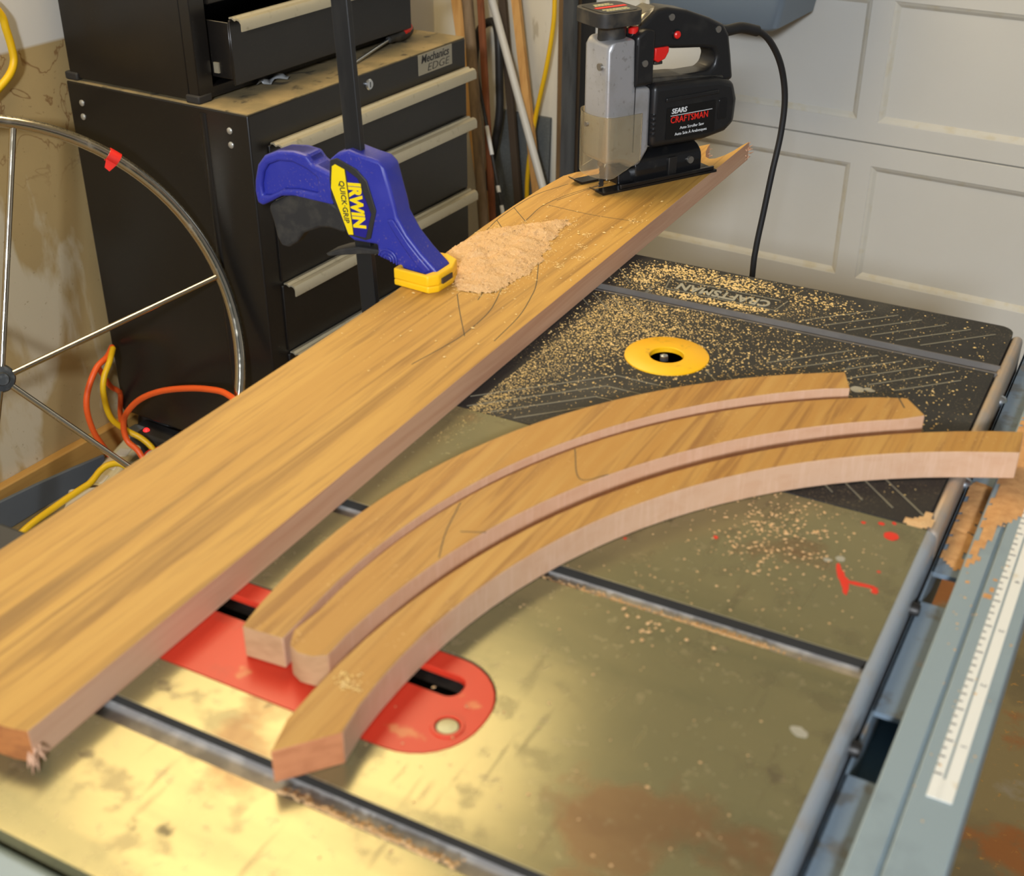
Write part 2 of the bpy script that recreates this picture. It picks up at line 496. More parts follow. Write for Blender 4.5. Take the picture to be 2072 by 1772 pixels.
    def build(s, name, mats, parent=None, origin=(0, 0, 0), bevel=0, seg=2, smooth=40, room=False, kind=None):
        me = bpy.data.meshes.new(name)
        o = Vector(origin)
        me.from_pydata([tuple(Vector(p) - o) for p in s.v], [], s.f)
        mats = mats if isinstance(mats, (list, tuple)) else [mats]
        for m in mats:
            me.materials.append(m)
        for p, mi in zip(me.polygons, s.m):
            p.material_index = mi
            p.use_smooth = smooth > 0
        me.update()
        if smooth > 0:
            me.set_sharp_from_angle(angle=math.radians(smooth))
        ob = bpy.data.objects.new(name, me)
        C.objects.link(ob)
        if bevel:
            md = ob.modifiers.new('bevel', 'BEVEL')
            md.width = bevel
            md.segments = seg
            md.limit_method = 'ANGLE'
            md.angle_limit = math.radians(32)
            md.harden_normals = False
        if parent is not None:
            ob.parent = parent
        else:
            ob.location = R2W(o) if room else o
            if room:
                ob.rotation_euler = (0, 0, TH)
        if kind:
            ob['kind'] = kind
        return ob


def tag(o, label, cat, group=None, kind=None):
    o['label'] = label
    o['category'] = cat
    if group:
        o['group'] = group
    if kind:
        o['kind'] = kind
    return o


def empty(name, loc, label, cat, room=False, rotz=0, group=None):
    o = bpy.data.objects.new(name, None)
    o.empty_display_size = .05
    C.objects.link(o)
    o.location = R2W(loc) if room else loc
    o.rotation_euler = (0, 0, TH if room else rotz)
    return tag(o, label, cat, group)


def spline(pts, n=8):
    P = [Vector(p) for p in pts]
    P = [P[0] * 2 - P[1]] + P + [P[-1] * 2 - P[-2]]
    out = []
    for i in range(1, len(P) - 2):
        a, b, c, d = P[i - 1], P[i], P[i + 1], P[i + 2]
        for k in range(n):
            t = k / n
            out.append(.5 * ((2 * b) + (c - a) * t + (2 * a - 5 * b + 4 * c - d) * t * t + (3 * b - a - 3 * c + d) * t ** 3))
    out.append(P[-2])
    return out


def rrect(x0, x1, y0, y1, r, n=6):
    out = []
    for cx, cy, a0 in ((x1 - r, y0 + r, -90), (x1 - r, y1 - r, 0), (x0 + r, y1 - r, 90), (x0 + r, y0 + r, 180)):
        for k in range(n + 1):
            a = math.radians(a0 + 90 * k / n)
            out.append((cx + r * math.cos(a), cy + r * math.sin(a)))
    return out


def circle(cx, cy, r, n=32):
    return [(cx + r * math.cos(2 * PI * k / n), cy + r * math.sin(2 * PI * k / n)) for k in range(n)]


def text(name, body, size, loc, rot, m, parent, align='CENTER', sx=1.0, bold=0.0, depth=.0002, shear=0.0, spacing=1.0):
    cu = bpy.data.curves.new(name, 'FONT')
    cu.space_character = spacing
    cu.body = body
    cu.size = size
    cu.align_x = align
    cu.align_y = 'CENTER'
    cu.extrude = depth
    cu.offset = bold
    cu.shear = shear
    cu.resolution_u = 3
    t = bpy.data.objects.new(name + '_tmp', cu)
    me = bpy.data.meshes.new_from_object(t)
    bpy.data.objects.remove(t)
    bpy.data.curves.remove(cu)
    me.name = name
    me.materials.clear()
    me.materials.append(m)
    o = bpy.data.objects.new(name, me)
    C.objects.link(o)
    o.parent = parent
    o.location = loc
    o.rotation_euler = rot
    o.scale = (sx, 1, 1)
    return o


def crumbs(mb, spots, zf, mi=0):
    for x, y, r in spots:
        z = zf(x, y) if callable(zf) else zf
        a = random.random() * PI
        ca, sa = math.cos(a), math.sin(a)
        e = random.uniform(.6, 1.7)
        h = r * random.uniform(.5, .9)
        q = [(r * e, 0, 0), (0, r, 0), (-r * e, 0, 0), (0, -r, 0)]
        vs = [(x + ca * p[0] - sa * p[1], y + sa * p[0] + ca * p[1], z + h * .7) for p in q] + [(x, y, z + 1.5 * h), (x, y, z)]
        mb.add(vs, [(0, 1, 4), (1, 2, 4), (2, 3, 4), (3, 0, 4), (1, 0, 5), (2, 1, 5), (3, 2, 5), (0, 3, 5)], mi)


def inpoly(x, y, poly):
    c = False
    for i in range(len(poly)):
        x1, y1 = poly[i]
        x2, y2 = poly[i - 1]
        if (y1 > y) != (y2 > y) and x < (x2 - x1) * (y - y1) / (y2 - y1) + x1:
            c = not c
    return c


def edgedist(x, y, poly):
    d = 9
    for i in range(len(poly)):
        x1, y1 = poly[i]
        x2, y2 = poly[i - 1]
        dx, dy = x2 - x1, y2 - y1
        t = max(0, min(1, ((x - x1) * dx + (y - y1) * dy) / (dx * dx + dy * dy + 1e-12)))
        d = min(d, math.hypot(x - x1 - t * dx, y - y1 - t * dy))
    return d


# ---------------------------------------------------------------- the room (room frame)
WX, DY, FY = -1.995, 2.906, 2.86
fl = MB().box(-2.4, 2.6, -3.2, 3.3, -.1, 0).build('floor', M['floor'], room=True, kind='structure')
wl = MB().box(WX - .12, WX, -.6, 3.0, 0, 2.5).build('wall_left', M['wall_l'], room=True, kind='structure')
wf = MB().box(WX, -1.607, FY, FY + .14, 0, 2.5).build('wall_front', M['wall_f'], room=True, kind='structure')
wh = MB().box(-1.607, 2.0, FY, FY + .14, 2.12, 2.5).build('wall_header', M['wall_f'], room=True, kind='structure')
ce = MB().box(-2.2, 2.2, -3.2, 3.1, 2.5, 2.56).build('ceiling', M['ceiling'], room=True, kind='structure')
bb = MB().box(WX, WX + .022, .3, 2.85, 0, .062).build('baseboard_left', M['baseboard'], room=True, kind='structure', bevel=.003)
MB().box(-1.607, -1.589, FY - .02, FY + .12, 0, 2.14).build('trim_1', M['jamb'], room=True, kind='structure', bevel=.002)

# door track: a bent galvanised channel beside the opening
tr = MB()
tr.plate([(-1.588, 2.83), (-1.560, 2.83), (-1.560, 2.855), (-1.564, 2.855), (-1.564, 2.835), (-1.584, 2.835), (-1.584, 2.89), (-1.588, 2.89)], [], .0, 2.1)
tro = tr.build('trim_2', M['track'], room=True, kind='structure')
MB().box(-1.561, -1.536, 2.875, 2.905, 0, 2.12).build('dark_gap_strip', M['dark'], room=True, kind='structure')  # black strip standing in for the shaded gap beside the track

# sectional door: sections with recessed panels and sloped mouldings
droot = bpy.data.objects.new('door_1', None)
C.objects.link(droot)
droot.location = R2W((0, DY, 0))
droot.rotation_euler = (0, 0, TH)
droot['kind'] = 'structure'
cols = [(-1.42, -.852), (-.801, -.233), (-.182, .386), (.437, 1.005)]
secs = [(.012, .519, .189, .467), (.522, 1.03, .571, .838), (1.033, 1.54, 1.082, 1.349), (1.543, 2.05, 1.592, 1.86)]
for z0, z1, p0, p1 in secs:
    holes = [[(a, p0), (b, p0), (b, p1), (a, p1)] for a, b in cols]
    sc = MB().plate([(-1.555, z0), (1.13, z0), (1.13, z1), (-1.555, z1)], holes, 0, .014, plane='XZ').build(
        'door_section', M['door'], droot, bevel=.0012, seg=1, smooth=0)
    for a, b in cols:
        pn = MB().box(a - .002, b + .002, .010, .02, p0 - .002, p1 + .002).build('door_panel', M['door'], sc, smooth=0)
        tm, w = MB(), .013
        o = [(a, 0.001, p0), (b, 0.001, p0), (b, 0.001, p1), (a, 0.001, p1)]
        k = [(a + w * .45, .004, p0 + w * .45), (b - w * .45, .004, p0 + w * .45), (b - w * .45, .004, p1 - w * .45), (a + w * .45, .004, p1 - w * .45)]
        i = [(a + w, .0101, p0 + w), (b - w, .0101, p0 + w), (b - w, .0101, p1 - w), (a + w, .0101, p1 - w)]
        tm.add(o + k + i, [(q, (q + 1) % 4, 4 + (q + 1) % 4, 4 + q) for q in range(4)] + [(4 + q, 4 + (q + 1) % 4, 8 + (q + 1) % 4, 8 + q) for q in range(4)])
        tm.build('panel_moulding', M['door_trim'], sc, smooth=0)
MB().box(-1.55, 1.12, -.004, .02, 0, .014).build('bottom_seal', M['dark_wood'], droot)

# ---------------------------------------------------------------- table saw
ZT = .87
ts = empty('table_saw', (-.39, .79, 0), 'grey table saw with worn cast-iron top, red throat plate and black router wing', 'table saw')
TO = (-.39, .79, 0)
XB, XF = -.69, -.102
INS = rrect(-.632, -.2955, .470, .566, .044, 8)
mt = MB()
def slotwall(a, b):
    return 2 if min(abs(a[1] - q) for q in (.410, .430, .668, .688)) < 1e-6 and abs(a[1] - b[1]) < 1e-6 else 0


mt.plate([(XB, .430), (XF, .430), (XF, .668), (XB, .668)], [INS], ZT - .022, ZT, edge_mi=slotwall)
mt.plate([(XB, .315), (XF, .315), (XF, .410), (XB, .410)], [], ZT - .022, ZT, edge_mi=slotwall)
mt.plate([(XB, .688), (XF, .688), (XF, .861), (XB, .861)], [], ZT - .022, ZT, edge_mi=slotwall)
mt.box(XB, XF, .410, .430, ZT - .03, ZT - .0075, 1)
mt.box(XB, XF, .668, .688, ZT - .03, ZT - .0075, 1)
mt.box(XB, XF, .315, .861, ZT - .045, ZT - .0301, 1)
table = mt.build('cast_iron_table', [M['iron'], M['slot'], M['slot_wall']], ts, TO, smooth=20)
for y in (.4305, .6885):
    MB().tube([(XB, y, ZT - .0004), (XF, y, ZT - .0004)], .0005, 6).build('slot_edge', M['slot_edge'], table, TO)
lip = MB()
n = 8
prof = [(XF - .0005 + .0085 * math.sin(PI / 2 * k / n), ZT - .0088 + .0085 * math.cos(PI / 2 * k / n)) for k in range(n + 1)] + [(XF + .008, ZT - .05), (XF - .0005, ZT - .05)]
lip.plate([(p[0], p[1]) for p in prof], [], .315, .861, plane='XZ')
lip.build('rounded_front_edge', M['lip'], ts, TO, smooth=50)
# throat plate with blade slot
SL = rrect(-.60, -.3235, .5285, .5485, .0085, 5)
ip = MB().plate(rrect(-.631, -.2965, .471, .565, .043, 8), [SL, circle(-.3147, .505, .0078, 20)], ZT - .006, ZT - .0006)
ins = ip.build('throat_plate', M['red_insert'], ts, TO, bevel=.0006, seg=1)
MB().lathe([(.0076, ZT - .010), (.0076, ZT - .0012), (.0066, ZT - .0006), (0, ZT - .0006)], (-.3147, .505, 0), 20).build('screw', M['gold_print'], ins, TO)
MB().lathe([(.0078, ZT - .0008), (.0082, ZT + .0004), (.0105, ZT + .0004), (.0110, ZT - .0008)], (-.3147, .505, 0), 24).build('screw_rim', M['red_insert'], ins, TO)
MB().box(-.62, -.31, .49, .562, ZT - .032, ZT - .029).build('throat_shade_sheet', M['dark'], ts, TO)  # dark sheet added as the shade seen through the blade slot
# near side wing
MB().box(XB, XF - .01, -.02, .3135, ZT - .05, ZT - .006).build('side_wing', M['rail'], ts, TO, bevel=.008, seg=3)

# black router wing
RC = (-.389, 1.0426)
wg = MB()
wo = [(XB + .012, .863), (XF - .004, .863)] + [(XF - .004, 1.155)]
wg.plate([(XB + .012, .863), (XF - .003, .863), (XF - .003, 1.1545), (XB + .012, 1.1545)], [circle(RC[0], RC[1], .036, 40)], ZT - .02, ZT - .0005)
far = [(XB + .012, 1.1735), (XF - .003, 1.1735)] + [(XF - .003 - .014 + .014 * math.cos(a), 1.267 - .014 + .014 * math.sin(a)) for a in [PI / 2 * k / 6 for k in range(7)]] + [(XB + .012, 1.267)]
wg.plate(far, [], ZT - .02, ZT - .0005)
wing = wg.build('router_wing', M['black'], ts, TO, bevel=.001, seg=1)
ch = MB()
ch.plate([(1.1548, ZT - .0004), (1.1565, ZT - .0002), (1.1575, ZT - .0085), (1.1705, ZT - .0085), (1.1715, ZT - .0002), (1.1732, ZT - .0004), (1.1732, ZT - .012), (1.1548, ZT - .012)], [], XB + .012, XF - .001, plane='YZ')
ch.build('mitre_channel', M['channel'], wing, TO, smooth=30)
MB().box(XF - .003, XF + .008, .863, 1.254, ZT - .052, ZT - .0015).build('wing_front_edge', M['wing_edge'], wing, TO, bevel=.005, seg=3)
MB().box(XB + .012, XF - .004, 1.254, 1.2665, ZT - .05, ZT - .021).build('wing_back_edge', M['black'], wing, TO)
MB().box(XB + .008, XB + .013, .863, 1.26, ZT - .05, ZT - .003).build('wing_rear_edge', M['black'], wing, TO)
# yellow ring, collet and nut
rp = [(.0165, ZT - .004), (.0165, ZT + .0006), (.0172, ZT + .0012), (.0398, ZT + .0012), (.0405, ZT + .0007), (.0407, ZT - .0004), (.0375, ZT - .0004), (.0375, ZT - .004), (.0165, ZT - .004)]
MB().lathe(rp, (RC[0], RC[1], 0), 48).build('router_ring', M['yellow_ring'], wing, TO, smooth=40)
MB().plate(circle(RC[0], RC[1], .036, 40), [circle(RC[0], RC[1], .0095, 24)], ZT - .020, ZT - .0042).build('router_baseplate', M['brass_dusty'], wing, TO)
rt = MB().lathe([(0, ZT - .12), (.045, ZT - .12), (.045, ZT - .05), (.0125, ZT - .05), (.0115, ZT - .022), (0, ZT - .022)], (RC[0], RC[1], 0), 28)
rto = rt.build('router_body', M['dark_steel'], wing, TO)
MB().lathe([(.0085, ZT - .022), (.0085, ZT - .007), (.0074, ZT - .005), (.0045, ZT - .005), (.004, ZT + .001), (0, ZT + .002)], (RC[0] - .002, RC[1] - .002, 0), 6).build('collet_nut', M['bolt'], rto, TO, smooth=20)
# bolts on the edge of the wing
for y in (1.146, .982):
    MB().lathe([(0, .0065), (.003, .006), (.0058, .0035), (.0068, 0), (0, 0)][::-1], (XF + .008, y, ZT - .024), 16, axis='X').build('bolt_head', M['bolt'], wing, TO)
for y in (.625, .785):
    MB().lathe([(0, .007), (.0045, .0065), (.0055, .004), (.0055, 0), (0, 0)][::-1], (XF + .008, y, ZT - .020), 16, axis='X').build('bolt_head', M['dark_steel'], ts, TO)
# embossed lines and the name on the wing
ln = MB()


def strip(mb, p, q, w, z, t=.0004, mi=0):
    d = Vector((q[0] - p[0], q[1] - p[1]))
    if d.length < 1e-6:
        return
    nn = Vector((-d.y, d.x)).normalized() * w / 2
    b = [(p[0] + nn.x, p[1] + nn.y), (p[0] - nn.x, p[1] - nn.y), (q[0] - nn.x, q[1] - nn.y), (q[0] + nn.x, q[1] + nn.y)]
    mb.add([(x, y, z) for x, y in b] + [(x, y, z + t) for x, y in b], [(0, 3, 2, 1), (4, 5, 6, 7), (0, 1, 5, 4), (1, 2, 6, 5), (2, 3, 7, 6), (3, 0, 4, 7)], mi)


LZ = ZT - .0004


class Lines:
    def add(self, vs, fs, mi=0):
        MB().add(vs, fs).build('embossed_line', M['groove_line'], wing, TO, smooth=0)


ln = Lines()
for k in range(6):                                   # chevrons below the ring
    yv = .9832 - .0235 * k
    xr = -.3645 - .0045 * k
    L = min(.10, yv - .866)
    strip(ln, (-.4147 - L, yv - L), (-.4147, yv), .0011, LZ)
    if yv > .88:
        strip(ln, (-.4147, yv), (xr, yv), .0011, LZ)
        L2 = min(.06, yv - .868)
        strip(ln, (xr, yv), (xr + L2, yv - L2), .0011, LZ)
for k in range(6):                                   # slanted lines at the sides of the ring
    x0 = -.345 + .022 * k
    strip(ln, (x0, 1.032), (min(x0 + .08, -.125), 1.032 - (min(x0 + .08, -.125) - x0)), .0011, LZ)
    x1 = -.30 + .024 * k
    strip(ln, (x1, 1.075), (min(x1 + .065, -.13), 1.075 + min(x1 + .065, -.13) - x1), .0011, LZ)
    strip(ln, (x1, 1.182), (min(x1 + .06, -.12), 1.182 + min(x1 + .06, -.12) - x1), .0011, LZ)
    x2 = -.47 - .022 * k
    strip(ln, (x2, 1.145), (x2 + .03, 1.115), .0011, LZ)
    strip(ln, (x2 - .03, 1.225), (x2, 1.19), .0011, LZ)
for k in range(5):
    x0 = -.25 + .024 * k
    strip(ln, (x0, .925), (x0 + .045, .88), .0011, LZ)
bx = MB()
for p, q in (((-.452, 1.1935), (-.331, 1.1935)), ((-.450, 1.220), (-.333, 1.220)), ((-.452, 1.1935), (-.457, 1.222)), ((-.331, 1.1935), (-.326, 1.222))):
    strip(bx, p, q, .0013, LZ)
bx.build('name_frame', M['groove_line'], wing, TO)
text('wing_name', 'CRAFTSMAN', .0225, (-.3915 - TO[0], 1.2065 - TO[1], ZT - .0003), (0, 0, PI), M['name_grey'], wing, sx=.80, bold=.0006)

# front rail: slotted flange, box rail and scale tape
fg = MB()
ys = [(.20, .604), (.668, .800), (.841, 1.30)]
for a, b in ys:
    fg.box(-.091, -.069, a, b, ZT - .026, ZT - .022)
fg.box(-.0914, -.0895, .20, 1.30, ZT - .075, ZT - .022)
fg.build('slotted_flange', M['flange'], ts, TO)
rl = MB()
rl.box(-.0705, -.0535, .18, 1.30, ZT - .070, ZT - .008)
rl.box(-.0512, -.0195, .18, 1.30, ZT - .070, ZT - .008)
rl.box(-.054, -.051, .18, 1.30, ZT - .070, ZT - .0105)
rail = rl.build('front_rail', M['rail'], ts, TO, bevel=.0012)
tp = MB().box(-.0425, -.0365, .594, 1.30, ZT - .0080, ZT - .0074).box(-.0350, -.0275, .594, 1.30, ZT - .0080, ZT - .0074).box(-.0366, -.0349, .594, .612, ZT - .0080, ZT - .0074)
tape = tp.build('scale_tape', M['tape'], rail, TO)
tk = MB()
y = .615
k = 0
while y < 1.29:
    L = .0048 if k % 4 == 0 else (.0034 if k % 2 == 0 else .0024)
    tk.box(-.0424, -.0424 + L, y - .0007, y + .0007, ZT - .0074, ZT - .0072)
    y += .00794
    k += 1
tk.build('tick_marks', M['ink_grey'], tape, TO)
for k in range(7):
    text('tape_number', str(k + 1), .0055, (-.0312 - TO[0], .645 + .0635 * 1.0 * k - TO[1], ZT - .0073), (0, 0, -PI / 2), M['ink_grey'], tape)
# rear rail, cabinet, legs
MB().box(-.765, -.700, .05, .556, ZT - .075, ZT - .020).build('rear_rail', M['dark_rail'], ts, TO, bevel=.004)
MB().box(-.702, -.688, .10, .50, ZT - .06, ZT - .035).build('rear_rail_bracket', M['dark_rail'], ts, TO)
cb = MB()
cb.add([(-.64, .33, .824), (-.15, .33, .824), (-.15, .85, .824), (-.64, .85, .824), (-.60, .36, .42), (-.18, .36, .42), (-.18, .82, .42), (-.60, .82, .42)],
       [(0, 1, 2, 3), (7, 6, 5, 4), (1, 0, 4, 5), (2, 1, 5, 6), (3, 2, 6, 7), (0, 3, 7, 4)])
cb.build('saw_cabinet', M['saw_body'], ts, TO, bevel=.004)
MB().box(-.15, -.071, .50, .72, .70, .815).build('front_panel', M['saw_body'], ts, TO, bevel=.006)
for sx_, x0, x1 in ((-1, -.60, -.68), (1, -.18, -.10)):
    for sy_, y0, y1 in ((-1, .37, .28), (1, .81, .90)):
        lg = MB()
        w = .022
        lg.add([(x0 - w, y0 - w, .45), (x0 + w, y0 - w, .45), (x0 + w, y0 + w, .45), (x0 - w, y0 + w, .45), (x1 - w, y1 - w, 0), (x1 + w, y1 - w, 0), (x1 + w, y1 + w, 0), (x1 - w, y1 + w, 0)],
               [(0, 1, 2, 3), (7, 6, 5, 4), (1, 0, 4, 5), (2, 1, 5, 6), (3, 2, 6, 7), (0, 3, 7, 4)])
        lg.build('leg', M['rail'], ts, TO, bevel=.003)


# paint spots on the iron
def blob(mb, cx, cy, rx, ry, z, rot=0, wob=.25, n=16):
    ph = random.random() * 6
    pts = []
    for k in range(n):
        a = 2 * PI * k / n
        r = 1 + wob * math.sin(2 * a + ph) * .6 + wob * random.uniform(-.5, .5)
        px, py = rx * r * math.cos(a), ry * r * math.sin(a)
        pts.append((cx + px * math.cos(rot) - py * math.sin(rot), cy + px * math.sin(rot) + py * math.cos(rot)))
    mb.plate(pts, [], z - .0001, z + .00025)


class Spots:
    def __init__(self, m):
        self.m = m

    def plate(self, pts, holes, a0, a1):
        MB().plate(pts, holes, a0, a1 + random.uniform(0, .0002)).build('paint_spot', self.m, table, TO)


pm = Spots(M['redpaint'])
blob(pm, -.1244, .8396, .0052, .0060, ZT, .5, .15)
blob(pm, -.143, .771, .0028, .017, ZT, .42, .3)
blob(pm, -.1375, .762, .0026, .009, ZT, .2, .3)
blob(pm, -.129, .7685, .011, .0020, ZT, .05, .4)
blob(pm, -.1180, .7655, .003, .0028, ZT)
for x, y, r in ((-.2405, .7757, .0018), (-.135, .853, .0022), (-.1475, .848, .0016), (-.1265, .858, .0016), (-.121, .79, .0012), (-.30, .742, .0012), (-.27, .37, .002)):
    blob(pm, x, y, r, r, ZT)
pm = Spots(M['whitepaint'])
for x, y, r in ((-.158, .787, .003), (-.150, .793, .004), (-.122, .602, .006), (-.21, 1.062, .007), (-.20, 1.066, .005), (-.150, .995, .005), (-.386, .67, .003)):
    blob(pm, x, y, r, r * .7, ZT + (.0 if y < .86 else -.0004))

# ---------------------------------------------------------------- the long board
TB = .025
ZB = ZT + TB
right = [(-.514, .362), (-.5145, .60), (-.5165, .95), (-.517, 1.2), (-.518, 1.45), (-.5187, 1.6505)]
tipr = [(-.5200, 1.646), (-.5209, 1.640), (-.5225, 1.628), (-.5244, 1.602), (-.528, 1.580), (-.534, 1.562), (-.5405, 1.556), (-.5475, 1.562), (-.555, 1.582), (-.5600, 1.604), (-.5622, 1.617), (-.5646, 1.6125)]
left = [(-.580, 1.585), (-.605, 1.540), (-.6357, 1.4775), (-.655, 1.447), (-.670, 1.425), (-.678, 1.405), (-.6815, 1.35), (-.682, 1.28), (-.680, 1.20), (-.674, 1.10), (-.670, 1.0), (-.669, .85), (-.670, .6), (-.6715, .345)]
near = [(-.60, .350), (-.545, .357), (-.528, .3585)]
outline = right + tipr + left + near


def bm_edge(a, b):
    my = (a[1] + b[1]) / 2
    mx = (a[0] + b[0]) / 2
    if my < .365:
        return 2
    return 1


bo = (-.59, 1.0, ZT)
bd = MB().plate(outline, [], ZT, ZB, edge_mi=bm_edge)
board = bd.build('teak_board', [M['board_top'], M['board_edge'], M['board_end']], None, bo, bevel=.0012, seg=2, smooth=30)
tag(board, 'long wide golden teak board clamped diagonally across the saw table under the jigsaw', 'board')
# splinters at the sawn ends
spl = MB()
for k in range(26):
    x = -.519 + random.uniform(-.002, .004)
    y = 1.648 + random.uniform(-.012, .004)
    z = ZT + random.uniform(.002, .022)
    spl.tube([(x, y, z), (x + random.uniform(-.003, .004), y + random.uniform(.003, .009), z + random.uniform(-.002, .002))], [.0009, .0003], 5)
for k in range(14):
    x, y = -.561 + random.uniform(-.003, .003), 1.612 + random.uniform(-.01, .004)
    z = ZT + random.uniform(.004, .024)
    spl.tube([(x, y, z), (x + random.uniform(.001, .004), y + random.uniform(.001, .005), z)], [.0008, .0003], 5)
for k in range(16):
    x, y = -.5145 + random.uniform(-.004, .002), .3615 + random.uniform(-.002, .006)
    z = ZT + random.uniform(.001, .014)
    spl.tube([(x, y, z), (x + random.uniform(.001, .007), y - random.uniform(.0, .006), max(ZT + .0006, z - .003))], [.0009, .0003], 5)
spl.build('splinters', M['board_edge'], board, bo, kind='stuff')


def ribbon(mb, pts, w, z):
    P = spline([(x, y, 0) for x, y in pts], 8)
    for i in range(len(P) - 1):
        strip(mb, P[i], P[i + 1], w, z, .00012)


for L in ([(-.6106, 1.0249), (-.5873, .9899), (-.5551, .9438)],
          [(-.577, 1.057), (-.5617, 1.0036), (-.5578, .9484), (-.5607, .9167), (-.568, .87)],
          [(-.5766, 1.139), (-.5517, 1.0849), (-.5419, 1.0549), (-.5307, 1.0072), (-.5254, .9477)],
          [(-.6783, 1.2737), (-.6428, 1.2373)], [(-.6766, 1.2282), (-.6602, 1.2101)],
          [(-.6465, 1.2443), (-.6513, 1.2978), (-.6393, 1.3535), (-.6174, 1.4066)],
          [(-.6713, 1.1953), (-.6775, 1.2437), (-.6765, 1.3229), (-.6589, 1.38)],
          [(-.6462, 1.3006), (-.5857, 1.2954), (-.5256, 1.3004)],
          [(-.645, 1.32), (-.63, 1.37), (-.62, 1.40)], [(-.5895, 1.04), (-.585, 1.022)]):
    mb = MB()
    ribbon(mb, L, .0009, ZB - .00002)
    mb.build('pencil_line', M['pencil'], board, bo)

# ---------------------------------------------------------------- sawdust on the board
PILE = [(-.676, 1.083), (-.678, 1.13), (-.676, 1.183), (-.664, 1.205), (-.6416, 1.231), (-.622, 1.252), (-.6039, 1.269), (-.5945, 1.2563), (-.598, 1.235), (-.5895, 1.215), (-.592, 1.195), (-.580, 1.178), (-.583, 1.16), (-.571, 1.143),
        (-.574, 1.125), (-.5675, 1.105), (-.575, 1.082), (-.573, 1.06), (-.5776, 1.0426), (-.590, 1.036), (-.6115, 1.0314), (-.628, 1.045), (-.645, 1.072), (-.660, 1.084)]


def pileh(x, y):
    if not inpoly(x, y, PILE):
        return 0
    d = edgedist(x, y, PILE)
    h = .0095 * (1 - math.exp(-d / .014))
    return max(0, h * (.75 + .5 * noise.noise((x * 60, y * 60, 0))) + .0016 * noise.noise((x * 260, y * 260, 3)) + .0009 * noise.noise((x * 700, y * 700, 1)))


g = .0021
nx, ny = int(.118 / g), int(.25 / g)
pv, pf, hid = [], [], {}
for i in range(nx + 1):
    for j in range(ny + 1):
        x, y = -.682 + g * i, 1.025 + g * j
        hid[(i, j)] = (x + random.uniform(-.4, .4) * g, y + random.uniform(-.4, .4) * g, pileh(x, y))
ids = {}


def pid(i, j):
    if (i, j) not in ids:
        x, y, h = hid[(i, j)]
        ids[(i, j)] = len(pv)
        pv.append((x, y, ZB + h - .0001))
    return ids[(i, j)]


for i in range(nx):
    for j in range(ny):
        q = [(i, j), (i + 1, j), (i + 1, j + 1), (i, j + 1)]
        if sum(hid[c][2] > .0003 for c in q) >= 3:
            pf.append(tuple(pid(*c) for c in q))
pl = MB()
pl.add(pv, pf)
sp = []
while len(sp) < 1500:
    x, y = random.uniform(-.682, -.56), random.uniform(1.025, 1.272)
    if inpoly(x, y, PILE):
        sp.append((x, y, random.uniform(.0005, .0011)))
crumbs(pl, sp, lambda x, y: ZB + pileh(x, y) - .0006, 0)
sp = []
for x, y in PILE * 26:
    sp.append((min(-.53, max(-.68, random.gauss(x, .006))), random.gauss(y, .006), random.uniform(.0004, .0010)))
for k in range(520):
    x = random.uniform(-.665, -.522)
    y = random.choice([random.gauss(1.15, .13), random.uniform(.85, 1.38), random.gauss(1.2, .09)])
    sp.append((x, y, random.choice([random.uniform(.0003, .0007)] * 4 + [random.uniform(.0008, .0017)])))
for cx, cy in ((-.556, 1.20), (-.566, 1.235), (-.545, 1.17), (-.552, 1.14), (-.535, 1.30)):
    sp += [(random.gauss(cx, .004), random.gauss(cy, .004), random.uniform(.0005, .0012)) for _ in range(26)]
sp = [q for q in sp if inpoly(q[0], q[1], outline)]
crumbs(pl, sp, ZB - .0001, 1)
so = pl.build('sawdust_pile', [M['dust'], M['crumb']], None, (-.62, 1.14, ZB), smooth=30, kind='stuff')
tag(so, 'heap of fresh tan sawdust on the board beside the clamp pad', 'sawdust', kind='stuff')


# ---------------------------------------------------------------- three sawn arcs on the table
def arc_edge(c, r, p, q, n=26):
    a0 = math.atan2(p[1] - c[1], p[0] - c[0])
    a1 = math.atan2(q[1] - c[1], q[0] - c[0])
    if a0 < 0:
        a0 += 2 * PI
    if a1 < 0:
        a1 += 2 * PI
    return [(c[0] + r * math.cos(a0 + (a1 - a0) * k / n), c[1] + r * math.sin(a0 + (a1 - a0) * k / n)) for k in range(n + 1)]


def make_arc(oc, orad, ic, irad, n_o, n_i, f_o, f_i, key, label, rot, extra_near=(), extra_far=(), near_mat=None):
    # outer edge from the near end to the far end, then the inner edge back
    oe = arc_edge(oc, orad, n_o, f_o)
    ie = arc_edge(ic, irad, f_i, n_i)
    oe[0], oe[-1] = n_o, f_o
    ie[0], ie[-1] = f_i, n_i
    pts = oe + list(extra_far) + ie + list(extra_near)
    cx = sum(p[0] for p in pts) / len(pts)
    cy = sum(p[1] for p in pts) / len(pts)
    og = (cx, cy, ZT)
    fm = arc_mat(key, (rot * 3, rot, .3), rot)
    ymax = max(n_o[1], n_i[1]) + .0005
    o = MB().plate(pts[::-1], [], ZT + .0002, ZB, edge_mi=lambda a, b: 2 if max(a[1], b[1]) < ymax else 1).build('sawn_wooden_arc', [fm, M['arc_side'], near_mat or M['arc_end']], None, og, bevel=.0009, seg=2, smooth=35)
    tag(o, label, 'wood piece', 'sawn teak arcs on the saw table')
    return o, og


